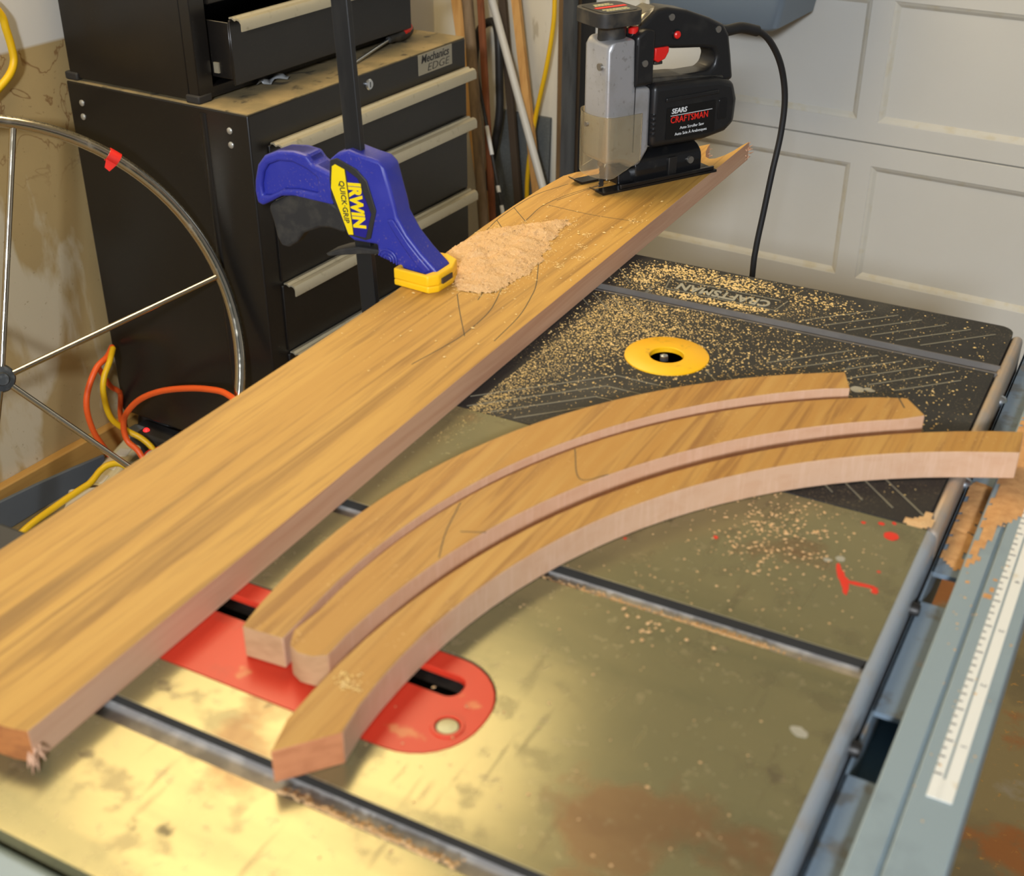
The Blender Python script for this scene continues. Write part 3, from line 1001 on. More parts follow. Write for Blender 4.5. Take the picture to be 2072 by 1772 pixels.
a1, o1 = make_arc((.0379, .5964), .5133, (.0861, .579), .5248, (-.4655, .499), (-.4347, .5014), (-.2187, 1.0414), (-.2064, 1.0127), 'a',
                  'curved teak piece nearest the yellow router ring, rearmost of three nested arcs', -.35)
a2, o2 = make_arc((.0781, .568), .5105, (.158, .5149), .5587, (-.4335, .512), (-.3995, .5015), (-.158, 1.0181), (-.1376, .9944), 'b',
                  'curved teak piece with pencil marks, middle of three nested arcs', -.5,
                  extra_near=[(-.408, .4955), (-.418, .4945), (-.427, .4985)])
a3, o3 = make_arc((.1785, .4905), .5675, (.1284, .5175), .4864, (-.3788, .4154), (-.3515, .4484), (-.0597, 1.0049), (-.0569, .9686), 'c',
                  'curved teak piece with pointed near end, frontmost of three nested arcs, overhanging the saw rail', -.6, near_mat=M['arc_end_orange'])
for L in ([(-.373, .805), (-.350, .766), (-.333, .782)], [(-.395, .66), (-.378, .668)], [(-.414, .693), (-.404, .655), (-.392, .625)]):
    mb = MB()
    ribbon(mb, L, .0008, ZB - .00002)
    mb.build('pencil_line', M['pencil'], a2, o2)
mb = MB()
strip(mb, (-.1685, 1.022), (-.1560, .999), .0012, ZB - .00002, .00012)
mb.build('pencil_line', M['pencil'], a2, o2)

# ---------------------------------------------------------------- sawdust on the saw
cm = MB()
spots = []
for k in range(9500):
    u = random.random()
    if u < .45:
        x, y = random.gauss(-.44, .055), random.gauss(1.09, .06)
    elif u < .62:
        x, y = random.gauss(-.30, .09), random.gauss(1.07, .05)
    elif u < .85:
        x, y = random.gauss(-.40, .075), random.gauss(1.215, .028)
    else:
        x, y = random.uniform(-.50, -.115), random.uniform(.90, 1.262)
    if not (-.515 < x < -.108 and .87 < y < 1.264):
        continue
    if 1.155 < y < 1.1735 or math.hypot(x - RC[0], y - RC[1]) < .041:
        continue
    if 1.186 < y < 1.226 and -.462 < x < -.322 and random.random() < .75:
        continue
    spots.append((x, y, random.choice([random.uniform(.0003, .0008)] * 5 + [random.uniform(.0007, .0014)])))
for k in range(4200):                                       # along the foot of the board
    y = random.uniform(.80, 1.15)
    q = max(0, y - .82)
    spots.append((-.506 + .03 * q + abs(random.gauss(0, .010 + .12 * q)), y, random.uniform(.0003, .0007)))
clumps = [(-.485, 1.232, .020, .008), (-.462, 1.240, .016, .007), (-.44, 1.232, .022, .008), (-.405, 1.238, .018, .006), (-.385, 1.230, .012, .006), (-.405, 1.182, .018, .004), (-.43, 1.186, .014, .004),
          (-.365, 1.186, .012, .004), (-.345, 1.192, .014, .005), (-.372, 1.252, .02, .006), (-.44, 1.252, .02, .006), (-.48, 1.205, .012, .008), (-.30, 1.235, .03, .012)]
for cx, cy, sx_, sy_ in clumps:
    for k in range(95):
        x, y = random.gauss(cx, sx_), random.gauss(cy, sy_)
        if 1.1765 < y < 1.264 and x > -.512 and not (1.192 < y < 1.222 and -.457 < x < -.328):
            spots.append((x, y, random.uniform(.0006, .0015)))
spots = [q for q in spots if not (q[0] < -.512)]
crumbs(cm, spots, ZT - .0006, 0)
sp = []
for cx, w in ((-.46, .028), (-.43, .012), (-.395, .014), (-.36, .012), (-.33, .016)):       # in the wing channel
    sp += [(random.gauss(cx, w), 1.1585 + abs(random.gauss(0, .0022)), random.uniform(.0006, .0014)) for _ in range(85)]
crumbs(cm, [q for q in sp if q[0] > -.51], lambda x, y: ZT - .0085 + max(0, .0075 * (1 - (y - 1.157) / .008)), 0)
sp = [(random.gauss(-.195, .018), .6695 + abs(random.gauss(0, .0045)), random.uniform(.0007, .0016)) for _ in range(260)]
sp += [(random.gauss(-.28, .03), .6695 + abs(random.gauss(0, .004)), random.uniform(.0005, .0014)) for _ in range(150)]
sp += [(random.uniform(-.335, -.16), .6695 + abs(random.gauss(0, .004)), random.uniform(.0004, .001)) for _ in range(160)]
crumbs(cm, [q for q in sp if q[1] < .6875], lambda x, y: ZT - .0075 + max(0, .0065 * (1 - (y - .6685) / .015)), 1)
sp = [(random.uniform(-.375, -.255), .4115 + abs(random.gauss(0, .004)), random.uniform(.0006, .0018)) for _ in range(300)]
crumbs(cm, [q for q in sp if q[1] < .428], lambda x, y: ZT - .0075 + max(0, .007 * (1 - (y - .411) / .014)), 1)
sp = [(random.gauss(-.205, .028), random.gauss(.805, .030), random.uniform(.0006, .0015)) for _ in range(330)]
sp += [(random.uniform(-.33, -.12), random.uniform(.69, .855), random.uniform(.0004, .0010)) for _ in range(150)]
sp += [(random.gauss(-.245, .02), random.gauss(.655, .008), random.uniform(.0008, .0018)) for _ in range(26)]
sp += [(random.uniform(-.36, -.13), random.uniform(.33, .66), random.uniform(.0005, .0012)) for _ in range(60)]
crumbs(cm, [q for q in sp if q[0] < -.106 and not (.408 < q[1] < .431 or .667 < q[1] < .689 or q[1] > .86)], ZT - .0001, 1)
# heaps on the corner of the wing, the flange and the rail
heap = []


def heapmesh(poly, z, hmax, mi, step=.0030):
    xs = [p[0] for p in poly]
    ys_ = [p[1] for p in poly]
    ii, vs, fs, H = {}, [], [], {}
    n1, n2 = int((max(xs) - min(xs)) / step) + 2, int((max(ys_) - min(ys_)) / step) + 2
    for i in range(n1 + 1):
        for j in range(n2 + 1):
            x, y = min(xs) + i * step, min(ys_) + j * step
            wx = .004 * noise.noise((x * 180, y * 180, 9))
            if inpoly(x + wx, y + wx * 1.3, poly):
                d = edgedist(x, y, poly)
                H[(i, j)] = (x, y, z + hmax * (1 - math.exp(-d / .006)) * (.7 + .5 * noise.noise((x * 150, y * 150, 2))))
            else:
                H[(i, j)] = (x, y, None)
    for i in range(n1):
        for j in range(n2):
            q = [(i, j), (i + 1, j), (i + 1, j + 1), (i, j + 1)]
            if sum(H[c][2] is not None for c in q) >= 3:
                f = []
                for c in q:
                    if c not in ii:
                        ii[c] = len(vs)
                        x, y, h = H[c]
                        vs.append((x, y, z if h is None else max(z, h)))
                    f.append(ii[c])
                fs.append(tuple(f))
    cm.add(vs, fs, mi)


heapmesh([(-.124, .862), (-.108, .860), (-.100, .866), (-.1015, .885), (-.108, .889), (-.112, .874), (-.124, .870)], ZT - .0004, .0022, 1)
heapmesh([(-.0895, .905), (-.0715, .900), (-.0715, .985), (-.0895, .99)], ZT - .022, .004, 2)
heapmesh([(-.0895, .86), (-.0715, .85), (-.0715, .905), (-.0895, .91)], ZT - .022, .003, 2)
heapmesh([(-.069, .885), (-.058, .875), (-.056, .90), (-.05, .915), (-.040, .93), (-.046, .99), (-.034, 1.02), (-.04, 1.10), (-.068, 1.10), (-.069, .96)], ZT - .008, .003, 2)
heapmesh([(-.068, .838), (-.062, .846), (-.060, .875), (-.066, .89), (-.069, .87)], ZT - .008, .0022, 2)
heapmesh([(-.0485, .80), (-.044, .81), (-.046, .835), (-.050, .83)], ZT - .008, .0015, 2)
heapmesh([(-.063, .815), (-.059, .818), (-.060, .826), (-.0645, .825)], ZT - .008, .0015, 2)
sp = [(random.uniform(-.069, -.022), random.uniform(.55, 1.1), random.uniform(.0005, .0012)) for _ in range(60)]
crumbs(cm, sp, ZT - .008, 1)
M['damp_dust'] = mat('packed_sawdust', S(204, 154, 98), .95, layers=[dict(scale=160, lo=.4, hi=.65, col=S(184, 132, 80), amt=.7, detail=4)], bump=dict(scale=500, strength=.5, distance=.001))
sp = [(random.gauss(-.3745, .006), random.gauss(.4865, .004), random.uniform(.0005, .0012)) for _ in range(70)]
sp += [(random.gauss(-.31, .02), random.gauss(.80, .02), random.uniform(.0003, .0008)) for _ in range(60)]
sp += [(-.40 + .02 * k + random.gauss(0, .002), .80 + .03 * k + random.gauss(0, .002), random.uniform(.0005, .001)) for k in range(2) for _ in range(24)]
crumbs(cm, [q for q in sp if math.hypot(q[0] - .1785, q[1] - .4905) < .562], ZB, 0)
co = cm.build('scattered_sawdust', [M['crumb'], M['dust'], M['damp_dust']], None, (-.35, 1.1, ZT), smooth=30, kind='stuff')
tag(co, 'loose sawdust crumbs scattered over the black router wing, iron table and rail', 'sawdust', kind='stuff')

# ---------------------------------------------------------------- jigsaw (local: x back along the saw, y to its left, z up)
JA = math.atan2(.85954, .51106)
jg = empty('jigsaw', (-.6034, 1.3584, ZB), 'black and silver electric jigsaw with clear chip guard standing on the board', 'jigsaw', rotz=JA)
sh = [(.002, 0), (.176, 0), (.176, .064), (.002, .064), (.002, .047), (.030, .047)] + [(.030 + .013 * math.sin(a), .0325 + .0145 * math.cos(a)) for a in [PI * k / 8 for k in range(9)]] + [(.030, .018), (.002, .018)]
shoe = MB().plate(sh, [], .0004, .0034).build('shoe', M['black_gloss'], jg, bevel=.0008)
for y0, y1 in ((.0, .018), (.047, .064)):
    up = MB()
    up.add([(.003, y0, .0010), (.003, y1, .0010), (-.0075, y1 - .002, .0068), (-.0075, y0 + .002, .0068), (.003, y0, .0034), (.003, y1, .0034), (-.0085, y1 - .002, .0090), (-.0085, y0 + .002, .0090)],
           [(3, 2, 1, 0), (4, 5, 6, 7), (0, 1, 5, 4), (1, 2, 6, 5), (2, 3, 7, 6), (3, 0, 4, 7)])
    up.build('toe', M['black_gloss'], shoe, bevel=.0006)
MB().box(.028, .172, .0005, .004, .0034, .0085).build('shoe_rib', M['black_gloss'], shoe, bevel=.0008)
# half-round tilting bracket
br = MB()
pr = [(.010, .0034), (.054, .0034), (.054, .018)] + [(.032 + .022 * math.cos(a), .020 + .018 * math.sin(a)) for a in [PI * k / 10 for k in range(11)]] + [(.010, .018)]
br.plate(pr, [], .056, .158, plane='YZ')
bro = br.build('tilt_bracket', M['black_gloss'], jg, bevel=.0012, smooth=50)
MB().plate([(.014, .0034), (.050, .0034), (.048, .016), (.042, .024), (.022, .024), (.016, .016)], [], .034, .0585, plane='YZ').build('bracket_nose', M['black_gloss'], jg, bevel=.002)
MB().box(.105, .118, .0075, .0125, .006, .028).build('bracket_slot', M['dark_steel'], bro, bevel=.001)
MB().lathe([(.0045, -.0035), (.0045, .001), (0, .001)][::-1], (.139, .0105, .020), 14, axis='Y').build('screw', M['screw'], bro)
# gear housing
gp = [(.006, .036), (.005, .172), (.009, .179), (.044, .180), (.046, .122), (.0695, .121), (.0705, .046), (.058, .028), (.044, .026), (.030, .034)]
gh = MB().plate(gp, [], .004, .0535, plane='XZ').build('gear_housing', M['silver'], jg, bevel=.0062, seg=4, smooth=60)
MB().box(.0445, .0452, .0032, .0045, .046, .172).build('housing_seam', M['dark'], gh)
MB().lathe([(.0042, -.0028), (.0042, .0005), (0, .0005)][::-1], (.0045, .0185, .150), 16, axis='X').build('screw', M['screw'], gh)
# clear chip guard wrapping the nose
cgp, cgi = [], []
for k in range(13):
    a = PI * k / 12
    cgp.append((.014 - .019 * math.sin(a), .029 - .0325 * math.cos(a)))
    cgi.append((.014 - .0172 * math.sin(a), .029 - .0307 * math.cos(a)))
cgp = [(.052, -.0035)] + cgp + [(.052, .0615)]
cgi = [(.052, -.0017)] + cgi + [(.052, .0597)]
cg = MB()
levels = [.020, .030, .045, .066, .088, .094]
N = len(cgp)
for gi, z in enumerate(levels):
    pass
vs = []
for z in levels:
    for (x, y) in cgp:
        zz = z if z > .06 else z + max(0, (x - .012)) * .42
        vs.append((x, y, zz))
    for (x, y) in cgi:
        zz = z if z > .06 else z + max(0, (x - .012)) * .42
        vs.append((x, y, zz))
fs = []
for l in range(len(levels) - 1):
    b0, b1 = l * 2 * N, (l + 1) * 2 * N
    for k in range(N - 1):
        fs.append((b0 + k + 1, b0 + k, b1 + k, b1 + k + 1))
        fs.append((b0 + N + k, b0 + N + k + 1, b1 + N + k + 1, b1 + N + k))
    fs.append((b0, b0 + N, b1 + N, b1))
    fs.append((b0 + N - 1, b1 + N - 1, b1 + 2 * N - 1, b0 + 2 * N - 1))
t0 = (len(levels) - 1) * 2 * N
for k in range(N - 1):
    fs.append((t0 + k + 1, t0 + k, t0 + N + k, t0 + N + k + 1))
    fs.append((k, k + 1, N + k + 1, N + k))
cg.add(vs, fs)
guard = cg.build('chip_guard', M['clear'], jg, smooth=50)
MB().lathe([(.003, -.003), (.003, .001), (0, .001)][::-1], (-.0045, .029, .082), 12, axis='X').build('guard_screw', M['screw'], guard)
# blade, plunger
MB().tube([(.018, .030, .06), (.018, .030, .028)], .0045, 12).build('plunger', M['blade'], jg)
bl = MB()
t = [(.0225, .045), (.0225, -.0)] + [(.0155 + (.0013 if k % 2 else 0), .0 + .0022 * k) for k in range(15)] + [(.0155, .045)]
bl.plate([(p[0], p[1]) for p in t], [], .0295, .0306, plane='XZ')
bl.build('blade', M['blade'], jg)
# motor housing
mp = [(.070, .0465), (.150, .0445), (.186, .050), (.2005, .060), (.2015, .090), (.1945, .112), (.170, .119), (.120, .122), (.070, .124)]
mh = MB().plate(mp, [], .0, .064, plane='XZ').build('motor_housing', M['black_plastic'], jg, bevel=.008, seg=4, smooth=60)
MB().plate([(.069, .119), (.186, .112), (.186, .118), (.120, .126), (.069, .1295)], [], .012, .052, plane='XZ').build('motor_cover', M['black_dusty'], jg, bevel=.004, seg=3, smooth=60)
MB().box(.088, .168, -.0022, .002, .101, .106).build('housing_ridge', M['black_plastic'], mh, bevel=.001)
for z in (.062, .068, .074, .080, .086):
    MB().box(.0695, .074, -.0012, .004, z, z + .0026).build('vent_fin', M['black_gloss'], mh)
MB().plate(rrect(.170, .184, .068, .094, .003, 3), [], -.0008, .001, plane='XZ').build('brush_cover', M['black_gloss'], mh, bevel=.0004)
lab = MB().plate(rrect(.0905, .1655, .0545, .0935, .0012, 3), [], -.0007, .001, plane='XZ').build('name_plate', M['label_black'], mh)
XZ = (PI / 2, 0, 0)
text('plate_text', 'SEARS', .0085, (.0975, -.0009, .0885), XZ, M['white_print'], lab, align='LEFT', sx=1.0, bold=.0002, shear=.15)
MB().box(.0965, .160, -.0010, -.0006, .0830, .0837).build('plate_rule', M['white_print'], lab)
text('plate_name', 'CRAFTSMAN', .0112, (.0965, -.0009, .0777), XZ, M['red_print'], lab, align='LEFT', sx=.86, bold=.00012, spacing=1.07)
text('plate_line', 'Auto Scroller Saw', .0050, (.1300, -.0009, .0668), XZ, M['white_print'], lab)
text('plate_line', 'Auto Scie \u00c0 Arabesques', .0050, (.1290, -.0009, .0598), XZ, M['white_print'], lab)
# handle loop
hp = [(.0455, .1215), (.0445, .184), (.054, .188), (.080, .2065), (.096, .2075), (.125, .2015), (.160, .189), (.182, .179), (.192, .166), (.198, .140), (.204, .110), (.190, .108), (.168, .108), (.120, .112), (.072, .115)]
hh = [(.0775, .1255), (.0775, .160), (.100, .160), (.108, .1585), (.150, .1545), (.168, .151), (.1745, .142), (.172, .131), (.164, .1255), (.12, .1255)]
hd = MB().plate(hp, [hh], .015, .049, plane='XZ').build('handle', M['black_plastic'], jg, bevel=.0055, seg=4, smooth=60)
MB().plate([(.0455, .1225), (.0449, .181), (.058, .189), (.0715, .186), (.0715, .1225)], [], .0045, .0535, plane='XZ').build('handle_yoke', M['black_plastic'], jg, bevel=.004, seg=3, smooth=60)
MB().plate([(.0785, .163), (.0785, .149), (.084, .1455), (.094, .149), (.099, .157), (.099, .163)], [], .013, .047, plane='XZ').build('trigger', M['red_plastic'], hd, bevel=.0015)
MB().box(.0805, .0925, .016, .044, .1425, .1462).build('trigger_tip', M['black_dusty'], hd, bevel=.0008)
MB().lathe([(.0045, .002), (.0045, -.0025), (.003, -.0038), (0, -.0038)], (.110, .015, .175), 18, axis='Y').build('lock_button', M['red_plastic'], hd)
MB().lathe([(.0065, .001), (.0065, -.0012), (.0048, -.0012), (.0048, .001)], (.110, .015, .175), 18, axis='Y').build('lock_ring', M['black_gloss'], hd)
for x, z, y in ((.0575, .150, .0045), (.173, .174, .015), (.101, .196, .015)):
    MB().lathe([(.0040, .001), (.0040, -.0012), (0, -.0012)], (x, y, z), 16, axis='Y').build('screw', M['screw'], hd)
MB().plate([(.050, .186), (.078, .2055), (.080, .210), (.060, .203), (.048, .190)], [], .020, .046, plane='XZ').build('clear_dust_cover', M['clear'], hd, bevel=.001)
MB().lathe([(.006, 0), (.006, .006), (.004, .008), (0, .008)], (.050, .020, .183), 14).build('speed_dial', M['red_plastic'], hd)
# steering knob
kb = MB().lathe([(.0175, .176), (.0165, .180), (.0165, .196), (.019, .199)], (.026, .029, 0), 28).build('knob_post', M['black_dusty'], jg)
kn = MB().plate(rrect(-.008, .053, .000, .062, .014, 6), [], .1965, .2125).build('steering_knob', M['black_dusty'], jg, bevel=.004, seg=4, smooth=60)
kl = MB().plate(rrect(-.003, .048, .005, .057, .010, 5), [], .2122, .2131).build('knob_label', M['label_black'], kn)
MB().box(.003, .045, .0275, .0335, .2131, .2134).build('knob_red_bar', M['red_print'], kl)
for yy, w in ((.014, .030), (.0195, .034), (.041, .026), (.0465, .022)):
    seg = MB()
    x = .022 - w / 2
    while x < .022 + w / 2:
        l_ = random.uniform(.002, .005)
        seg.box(x, x + l_, yy - .0016, yy + .0016, .2131, .2133)
        x += l_ + .0010
    seg.build('knob_print', M['gold_print'], kl)
# cord
cp = [(.190, .032, .168), (.2004, .032, .1660), (.2237, .032, .1668), (.2567, .032, .1571), (.2797, .032, .1367), (.2979, .032, .1064), (.3086, .032, .0667), (.3082, .032, .0208), (.2999, .032, -.0317), (.2922, .032, -.0859), (.2853, .032, -.1346),
      (.2836, .032, -.1782), (.286, .032, -.35), (.30, .035, -.62), (.31, .04, -.80), (.34, .05, -.880), (.40, .06, -.889), (.47, .08, -.889)]
MB().tube(spline(cp, 8), .0042, 12).build('cord', M['cord_black'], jg, smooth=60)
MB().tube(spline([(.188, .032, .1685), (.2004, .032, .1660), (.2237, .032, .1668), (.2500, .032, .1600)], 6), .0068, 14).build('strain_relief', M['cord_black'], jg, smooth=60)

# ---------------------------------------------------------------- bar clamp
cl = empty('bar_clamp', (-.72, 1.04, .8), 'blue and black one-handed bar clamp gripping the left edge of the board', 'clamp')
CO = (-.72, 1.04, .8)
barm = MB()
b0 = [(-.7555, 1.33), (-.7365, 1.33), (-.7060, .62), (-.7255, .62)]
barm.plate(b0[::-1], [], 1.033, 1.0405, plane='XZ')
barm.build('bar', M['bar'], cl, CO, bevel=.0008)
body = [(-.7581, 1.0115), (-.7469, 1.0206), (-.7331, 1.0254), (-.7131, 1.0215), (-.6999, 1.0197), (-.6911, 1.0124), (-.6860, .993), (-.6815, .976), (-.6797, .9653), (-.6681, .9465), (-.6533, .931), (-.633, .9137),
        (-.640, .9035), (-.6668, .9069), (-.6855, .9130), (-.7047, .9170), (-.7052, .9300), (-.733, .9288), (-.7424, .9343), (-.7574, .9715), (-.7601, .9878)]
hs = MB().plate(body[::-1], [], 1.025, 1.053, plane='XZ').build('housing', M['blue'], cl, CO, bevel=.004, seg=3, smooth=60)
arm = [(-.6905, .960), (-.683, .962), (-.668, .9425), (-.6535, .9275), (-.640, .9150), (-.6470, .9100), (-.664, .925), (-.680, .944)]
MB().plate(arm[::-1], [], 1.0225, 1.027, plane='XZ').build('arm_rib', M['blue'], hs, CO, bevel=.0015)
inset = [(-.7557, 1.0119), (-.7474, 1.0152), (-.7242, 1.0072), (-.7123, .9969), (-.7031, .9668), (-.7115, .9357), (-.7181, .933), (-.7391, .9349), (-.7574, .9715), (-.7582, .9909)]
MB().plate(inset[::-1], [], 1.0236, 1.0262, plane='XZ').build('badge_rim', M['clamp_black'], hs, CO, bevel=.0008)
yl = [(-.7533, 1.0061), (-.7495, 1.0087), (-.7383, 1.005), (-.7324, .9368), (-.7382, .9358), (-.7562, .9829)]
ylo = MB().plate(yl[::-1], [], 1.0231, 1.0240, plane='XZ').build('yellow_badge', M['sticker_yellow'], hs, CO)
bu = [(-.7362, 1.0047), (-.7232, .9979), (-.7089, .963), (-.7171, .9361), (-.7312, .9364)]
blo = MB().plate(bu[::-1], [], 1.0231, 1.0240, plane='XZ').build('blue_badge', M['sticker_blue'], hs, CO)
tilt = math.atan2(.0052, .0470)
text('badge_name', 'IRWIN', .0205, (-.7261 - CO[0], 1.0229 - CO[1], .9692 - CO[2]), (PI / 2, PI / 2 - .085, 0), M['sticker_yellow'], blo, sx=.80, bold=.0011)
text('badge_line', 'QUICK\u00b7GRIP', .0088, (-.7412 - CO[0], 1.0229 - CO[1], .9705 - CO[2]), (PI / 2, PI / 2 - .085, 0), M['ink'], ylo, sx=.92, bold=.0001)
hnd = [(-.7550, .9963), (-.7788, 1.003), (-.7862, 1.0116), (-.8025, 1.0132), (-.8227, 1.0109), (-.8405, 1.0033), (-.8504, .992), (-.8561, .9739), (-.8575, .9621), (-.8556, .9493), (-.8488, .9475), (-.8414, .9517), (-.823, .9621), (-.804, .9652), (-.7560, .9637)]
hc = (-.806, .989)
hin = [(-.775, .990), (-.7880, .997), (-.8050, 1.0015), (-.8230, 1.0000), (-.8370, .994), (-.8440, .985), (-.8480, .971), (-.8480, .959), (-.838, .961), (-.820, .9705), (-.800, .9735), (-.775, .973)]
gm = MB().plate(hnd[::-1], [hin[::-1]], 1.0245, 1.0535, plane='XZ')
MB().plate(hnd[::-1], [], 1.030, 1.048, plane='XZ').build('grip_web', M['blue'], cl, CO)
hdl = gm.build('grip', M['blue'], cl, CO, bevel=.003, seg=3, smooth=60)
trg = [(-.8432, .9493), (-.8458, .9416), (-.842, .9289), (-.8387, .9116), (-.8344, .9034), (-.824, .9023), (-.8127, .9104), (-.8029, .9226), (-.7816, .9324), (-.768, .9348), (-.7483, .9326), (-.750, .957), (-.7657, .9645), (-.8056, .9656), (-.8177, .9630)]
MB().plate(trg[::-1], [], 1.031, 1.047, plane='XZ').build('squeeze_trigger', M['clamp_black'], cl, CO, bevel=.004, seg=3, smooth=60)
lev = [(-.7729, .9067), (-.7555, .9144), (-.7302, .9221), (-.7009, .924), (-.6979, .921), (-.7029, .9186), (-.7309, .9140), (-.7697, .9045)]
MB().plate(lev[::-1], [], 1.027, 1.051, plane='XZ').build('release_lever', M['clamp_black'], cl, CO, bevel=.0015)
for k in range(3):
    MB().tube([(-.6930 + .004 * math.cos(a), 1.0235, .918 + (.004 + .0035 * k) * math.sin(a)) if False else (-.692 + (.004 + .0035 * k) * math.cos(a), 1.0240, .9165 + (.004 + .0035 * k) * math.sin(a)) for a in [PI * j / 10 - .3 for j in range(11)]], .0009, 6).build('arm_ridge', M['blue'], hs, CO)
# yellow pad on the board
pdz = ZB + .0003
px = [(-.6790, 1.0140), (-.6365, 1.0105), (-.6285, 1.020), (-.6270, 1.045), (-.6340, 1.066), (-.650, 1.0745), (-.6680, 1.0735), (-.6795, 1.060)]
pin = [(-.6745, 1.020), (-.6420, 1.0165), (-.6390, 1.026), (-.6385, 1.046), (-.6440, 1.060), (-.655, 1.0665), (-.668, 1.066), (-.6750, 1.056)]
pdm = MB().plate(px, [], pdz, pdz + .007)
pdm.plate(px, [pin], pdz + .007, pdz + .0185)
pad = pdm.build('yellow_pad', M['yellow_pad'], cl, CO, bevel=.0016, seg=2)
MB().box(-.6290, -.6262, 1.024, 1.043, pdz + .008, pdz + .0135).build('pad_slot', M['dark_wood'], pad, CO)
MB().plate([(-.672, .906), (-.634, .913), (-.641, .9025), (-.668, .9028)][::-1], [], 1.024, 1.054, plane='XZ').build('jaw_foot', M['blue'], cl, CO, bevel=.003)
# lower jaw under the wing
low = [(-.735, .76), (-.695, .76), (-.655, .795), (-.632, .806), (-.632, .815), (-.665, .812), (-.700, .815), (-.735, .83)]
MB().plate(low[::-1], [], 1.024, 1.052, plane='XZ').build('lower_jaw', M['blue'], cl, CO, bevel=.003)
MB().plate(rrect(-.680, -.628, 1.012, 1.066, .008, 4), [], .806, .818).build('lower_pad', M['yellow_pad'], cl, CO, bevel=.002)

# ---------------------------------------------------------------- rolling tool cabinet (room frame)
CX0, CX1, CY0, CY1, CZ0, CZ1 = -1.945, -1.5036, 1.597, 2.267, .105, .802
tc_ = empty('tool_cabinet', (-1.72, 1.93, 0), 'black rolling tool cabinet with full-width aluminium drawer pulls and dusty top', 'tool cabinet', room=True)
QO = (-1.72, 1.93, 0)
cab = MB().box(CX0, CX1, CY0, CY1, CZ0, CZ1 - .002).build('cabinet_body', M['chest'], tc_, QO, bevel=.003)
MB().box(CX0 + .001, CX1 - .001, CY0 + .001, CY1 - .001, CZ1 - .002, CZ1).build('cabinet_top', M['chest_top'], tc_, QO)
MB().tube([(-1.607, CY0 + .006, CZ0 + .01), (-1.607, CY0 + .006, CZ1 - .012)], .010, 16).build('highlight_bead', M['chest'], cab, QO)  # bead added to catch a bright vertical streak on the side panel
for x, z in ((-1.911, .763), (-1.9134, .737), (-1.5477, .768), (-1.5479, .743)):
    MB().lathe([(.0062, .001), (.0058, -.0015), (.004, -.0030), (0, -.0034)], (x, CY0, z), 18, axis='Y').build('rivet', M['rivet'], cab, QO)
dr = [(.642, .738), (.482, .634), (.342, .474), (.125, .334)]


def pull(mb, xf, y0, y1, z):
    pr_ = [(xf - .002, z + .004), (xf + .006, z + .005), (xf + .010, z + .0015), (xf + .016, z + .004), (xf + .023, z + .002), (xf + .026, z - .004), (xf + .026, z - .017), (xf + .0235, z - .017), (xf + .0235, z - .005), (xf + .020, z - .0005), (xf + .015, z + .001), (xf + .010, z - .0015), (xf + .004, z + .002), (xf - .002, z + .001)]
    mb.plate(pr_[::-1], [], y0, y1, plane='XZ')


for z0, z1 in dr:
    d = MB().box(CX1 - .01, CX1 + .004, 1.640, 2.262, z0, z1).build('drawer', M['chest'], tc_, QO, bevel=.002)
    p = MB()
    pull(p, CX1 + .004, 1.645, 2.262, z1)
    p.build('drawer_pull', M['handle'], d, QO, smooth=30)
bg_ = MB().box(CX1 - .001, CX1 + .0018, 2.096, 2.214, .7585, .7985).build('badge_plate', M['badge'], cab, QO)
YZr = (PI / 2, 0, PI / 2)
text('badge_script', 'Mechanics', .0225, (CX1 + .002 - QO[0], 2.153 - QO[1], .7875), YZr, M['ink'], bg_, sx=1.05, bold=.0003, shear=.2)
text('badge_word', 'EDGE', .021, (CX1 + .002 - QO[0], 2.163 - QO[1], .7685), YZr, M['ink'], bg_, sx=1.5, shear=.2, bold=-.0003)
MB().lathe([(.0105, -.001), (.0105, .003), (.0085, .005), (0, .005)], (CX1, 1.933, .7785), 22, axis='X').build('lock', M['bolt'], cab, QO)
MB().box(CX1 + .005, CX1 + .0056, 1.9323, 1.9337, .7735, .7835).build('key_slot', M['dark'], cab, QO)
for x in (-1.90, -1.55):
    for y in (1.645, 2.215):
        MB().lathe([(.0, -.014), (.044, -.014), (.05, -.010), (.05, .010), (.044, .014), (0, .014)], (x, y, .051), 22, axis='Y').build('caster', M['rubber'], tc_, QO)
        MB().box(x - .02, x + .02, y - .02, y + .02, .09, .106).build('caster_plate', M['dark_steel'], tc_, QO)

# top chest
tt = empty('tool_chest', (-1.78, 1.9, CZ1), 'black top tool chest with an open drawer sitting on the rolling cabinet', 'tool chest', room=True)
UO = (-1.78, 1.9, CZ1)
UX0, UX1, UY0, UY1, UZ0, UZ1 = -1.938, -1.628, 1.603, 2.205, .8065, 1.18
ub = MB().plate([(UY0, UZ0), (UY1, UZ0), (UY1, UZ1), (UY0, UZ1)], [[(1.640, .826), (2.180, .826), (2.180, 1.15), (1.640, 1.15)]], UX1 - .012, UX1 + .012, plane='YZ')
ub.box(UX0, UX1 - .012, UY0, UY0 + .004, UZ0, UZ1)
ub.box(UX0, UX1 - .012, UY1 - .004, UY1, UZ0, UZ1)
ub.box(UX0, UX0 + .004, UY0 + .004, UY1 - .004, UZ0, UZ1)
ub.box(UX0, UX1 + .012, UY0, UY1, UZ1 - .004, UZ1 + .001)
ub.box(UX0, UX1 - .012, UY0 + .004, UY1 - .004, UZ0, UZ0 + .004)
chb = ub.build('chest_body', M['chest'], tt, UO, bevel=.0015, seg=1)
d = MB()
d.box(-1.575, -1.571, 1.648, 2.172, .830, .940)
d.box(-1.90, -1.575, 1.648, 1.651, .840, .936)
d.box(-1.90, -1.575, 2.169, 2.172, .840, .936)
d.box(-1.90, -1.575, 1.651, 2.169, .840, .843)
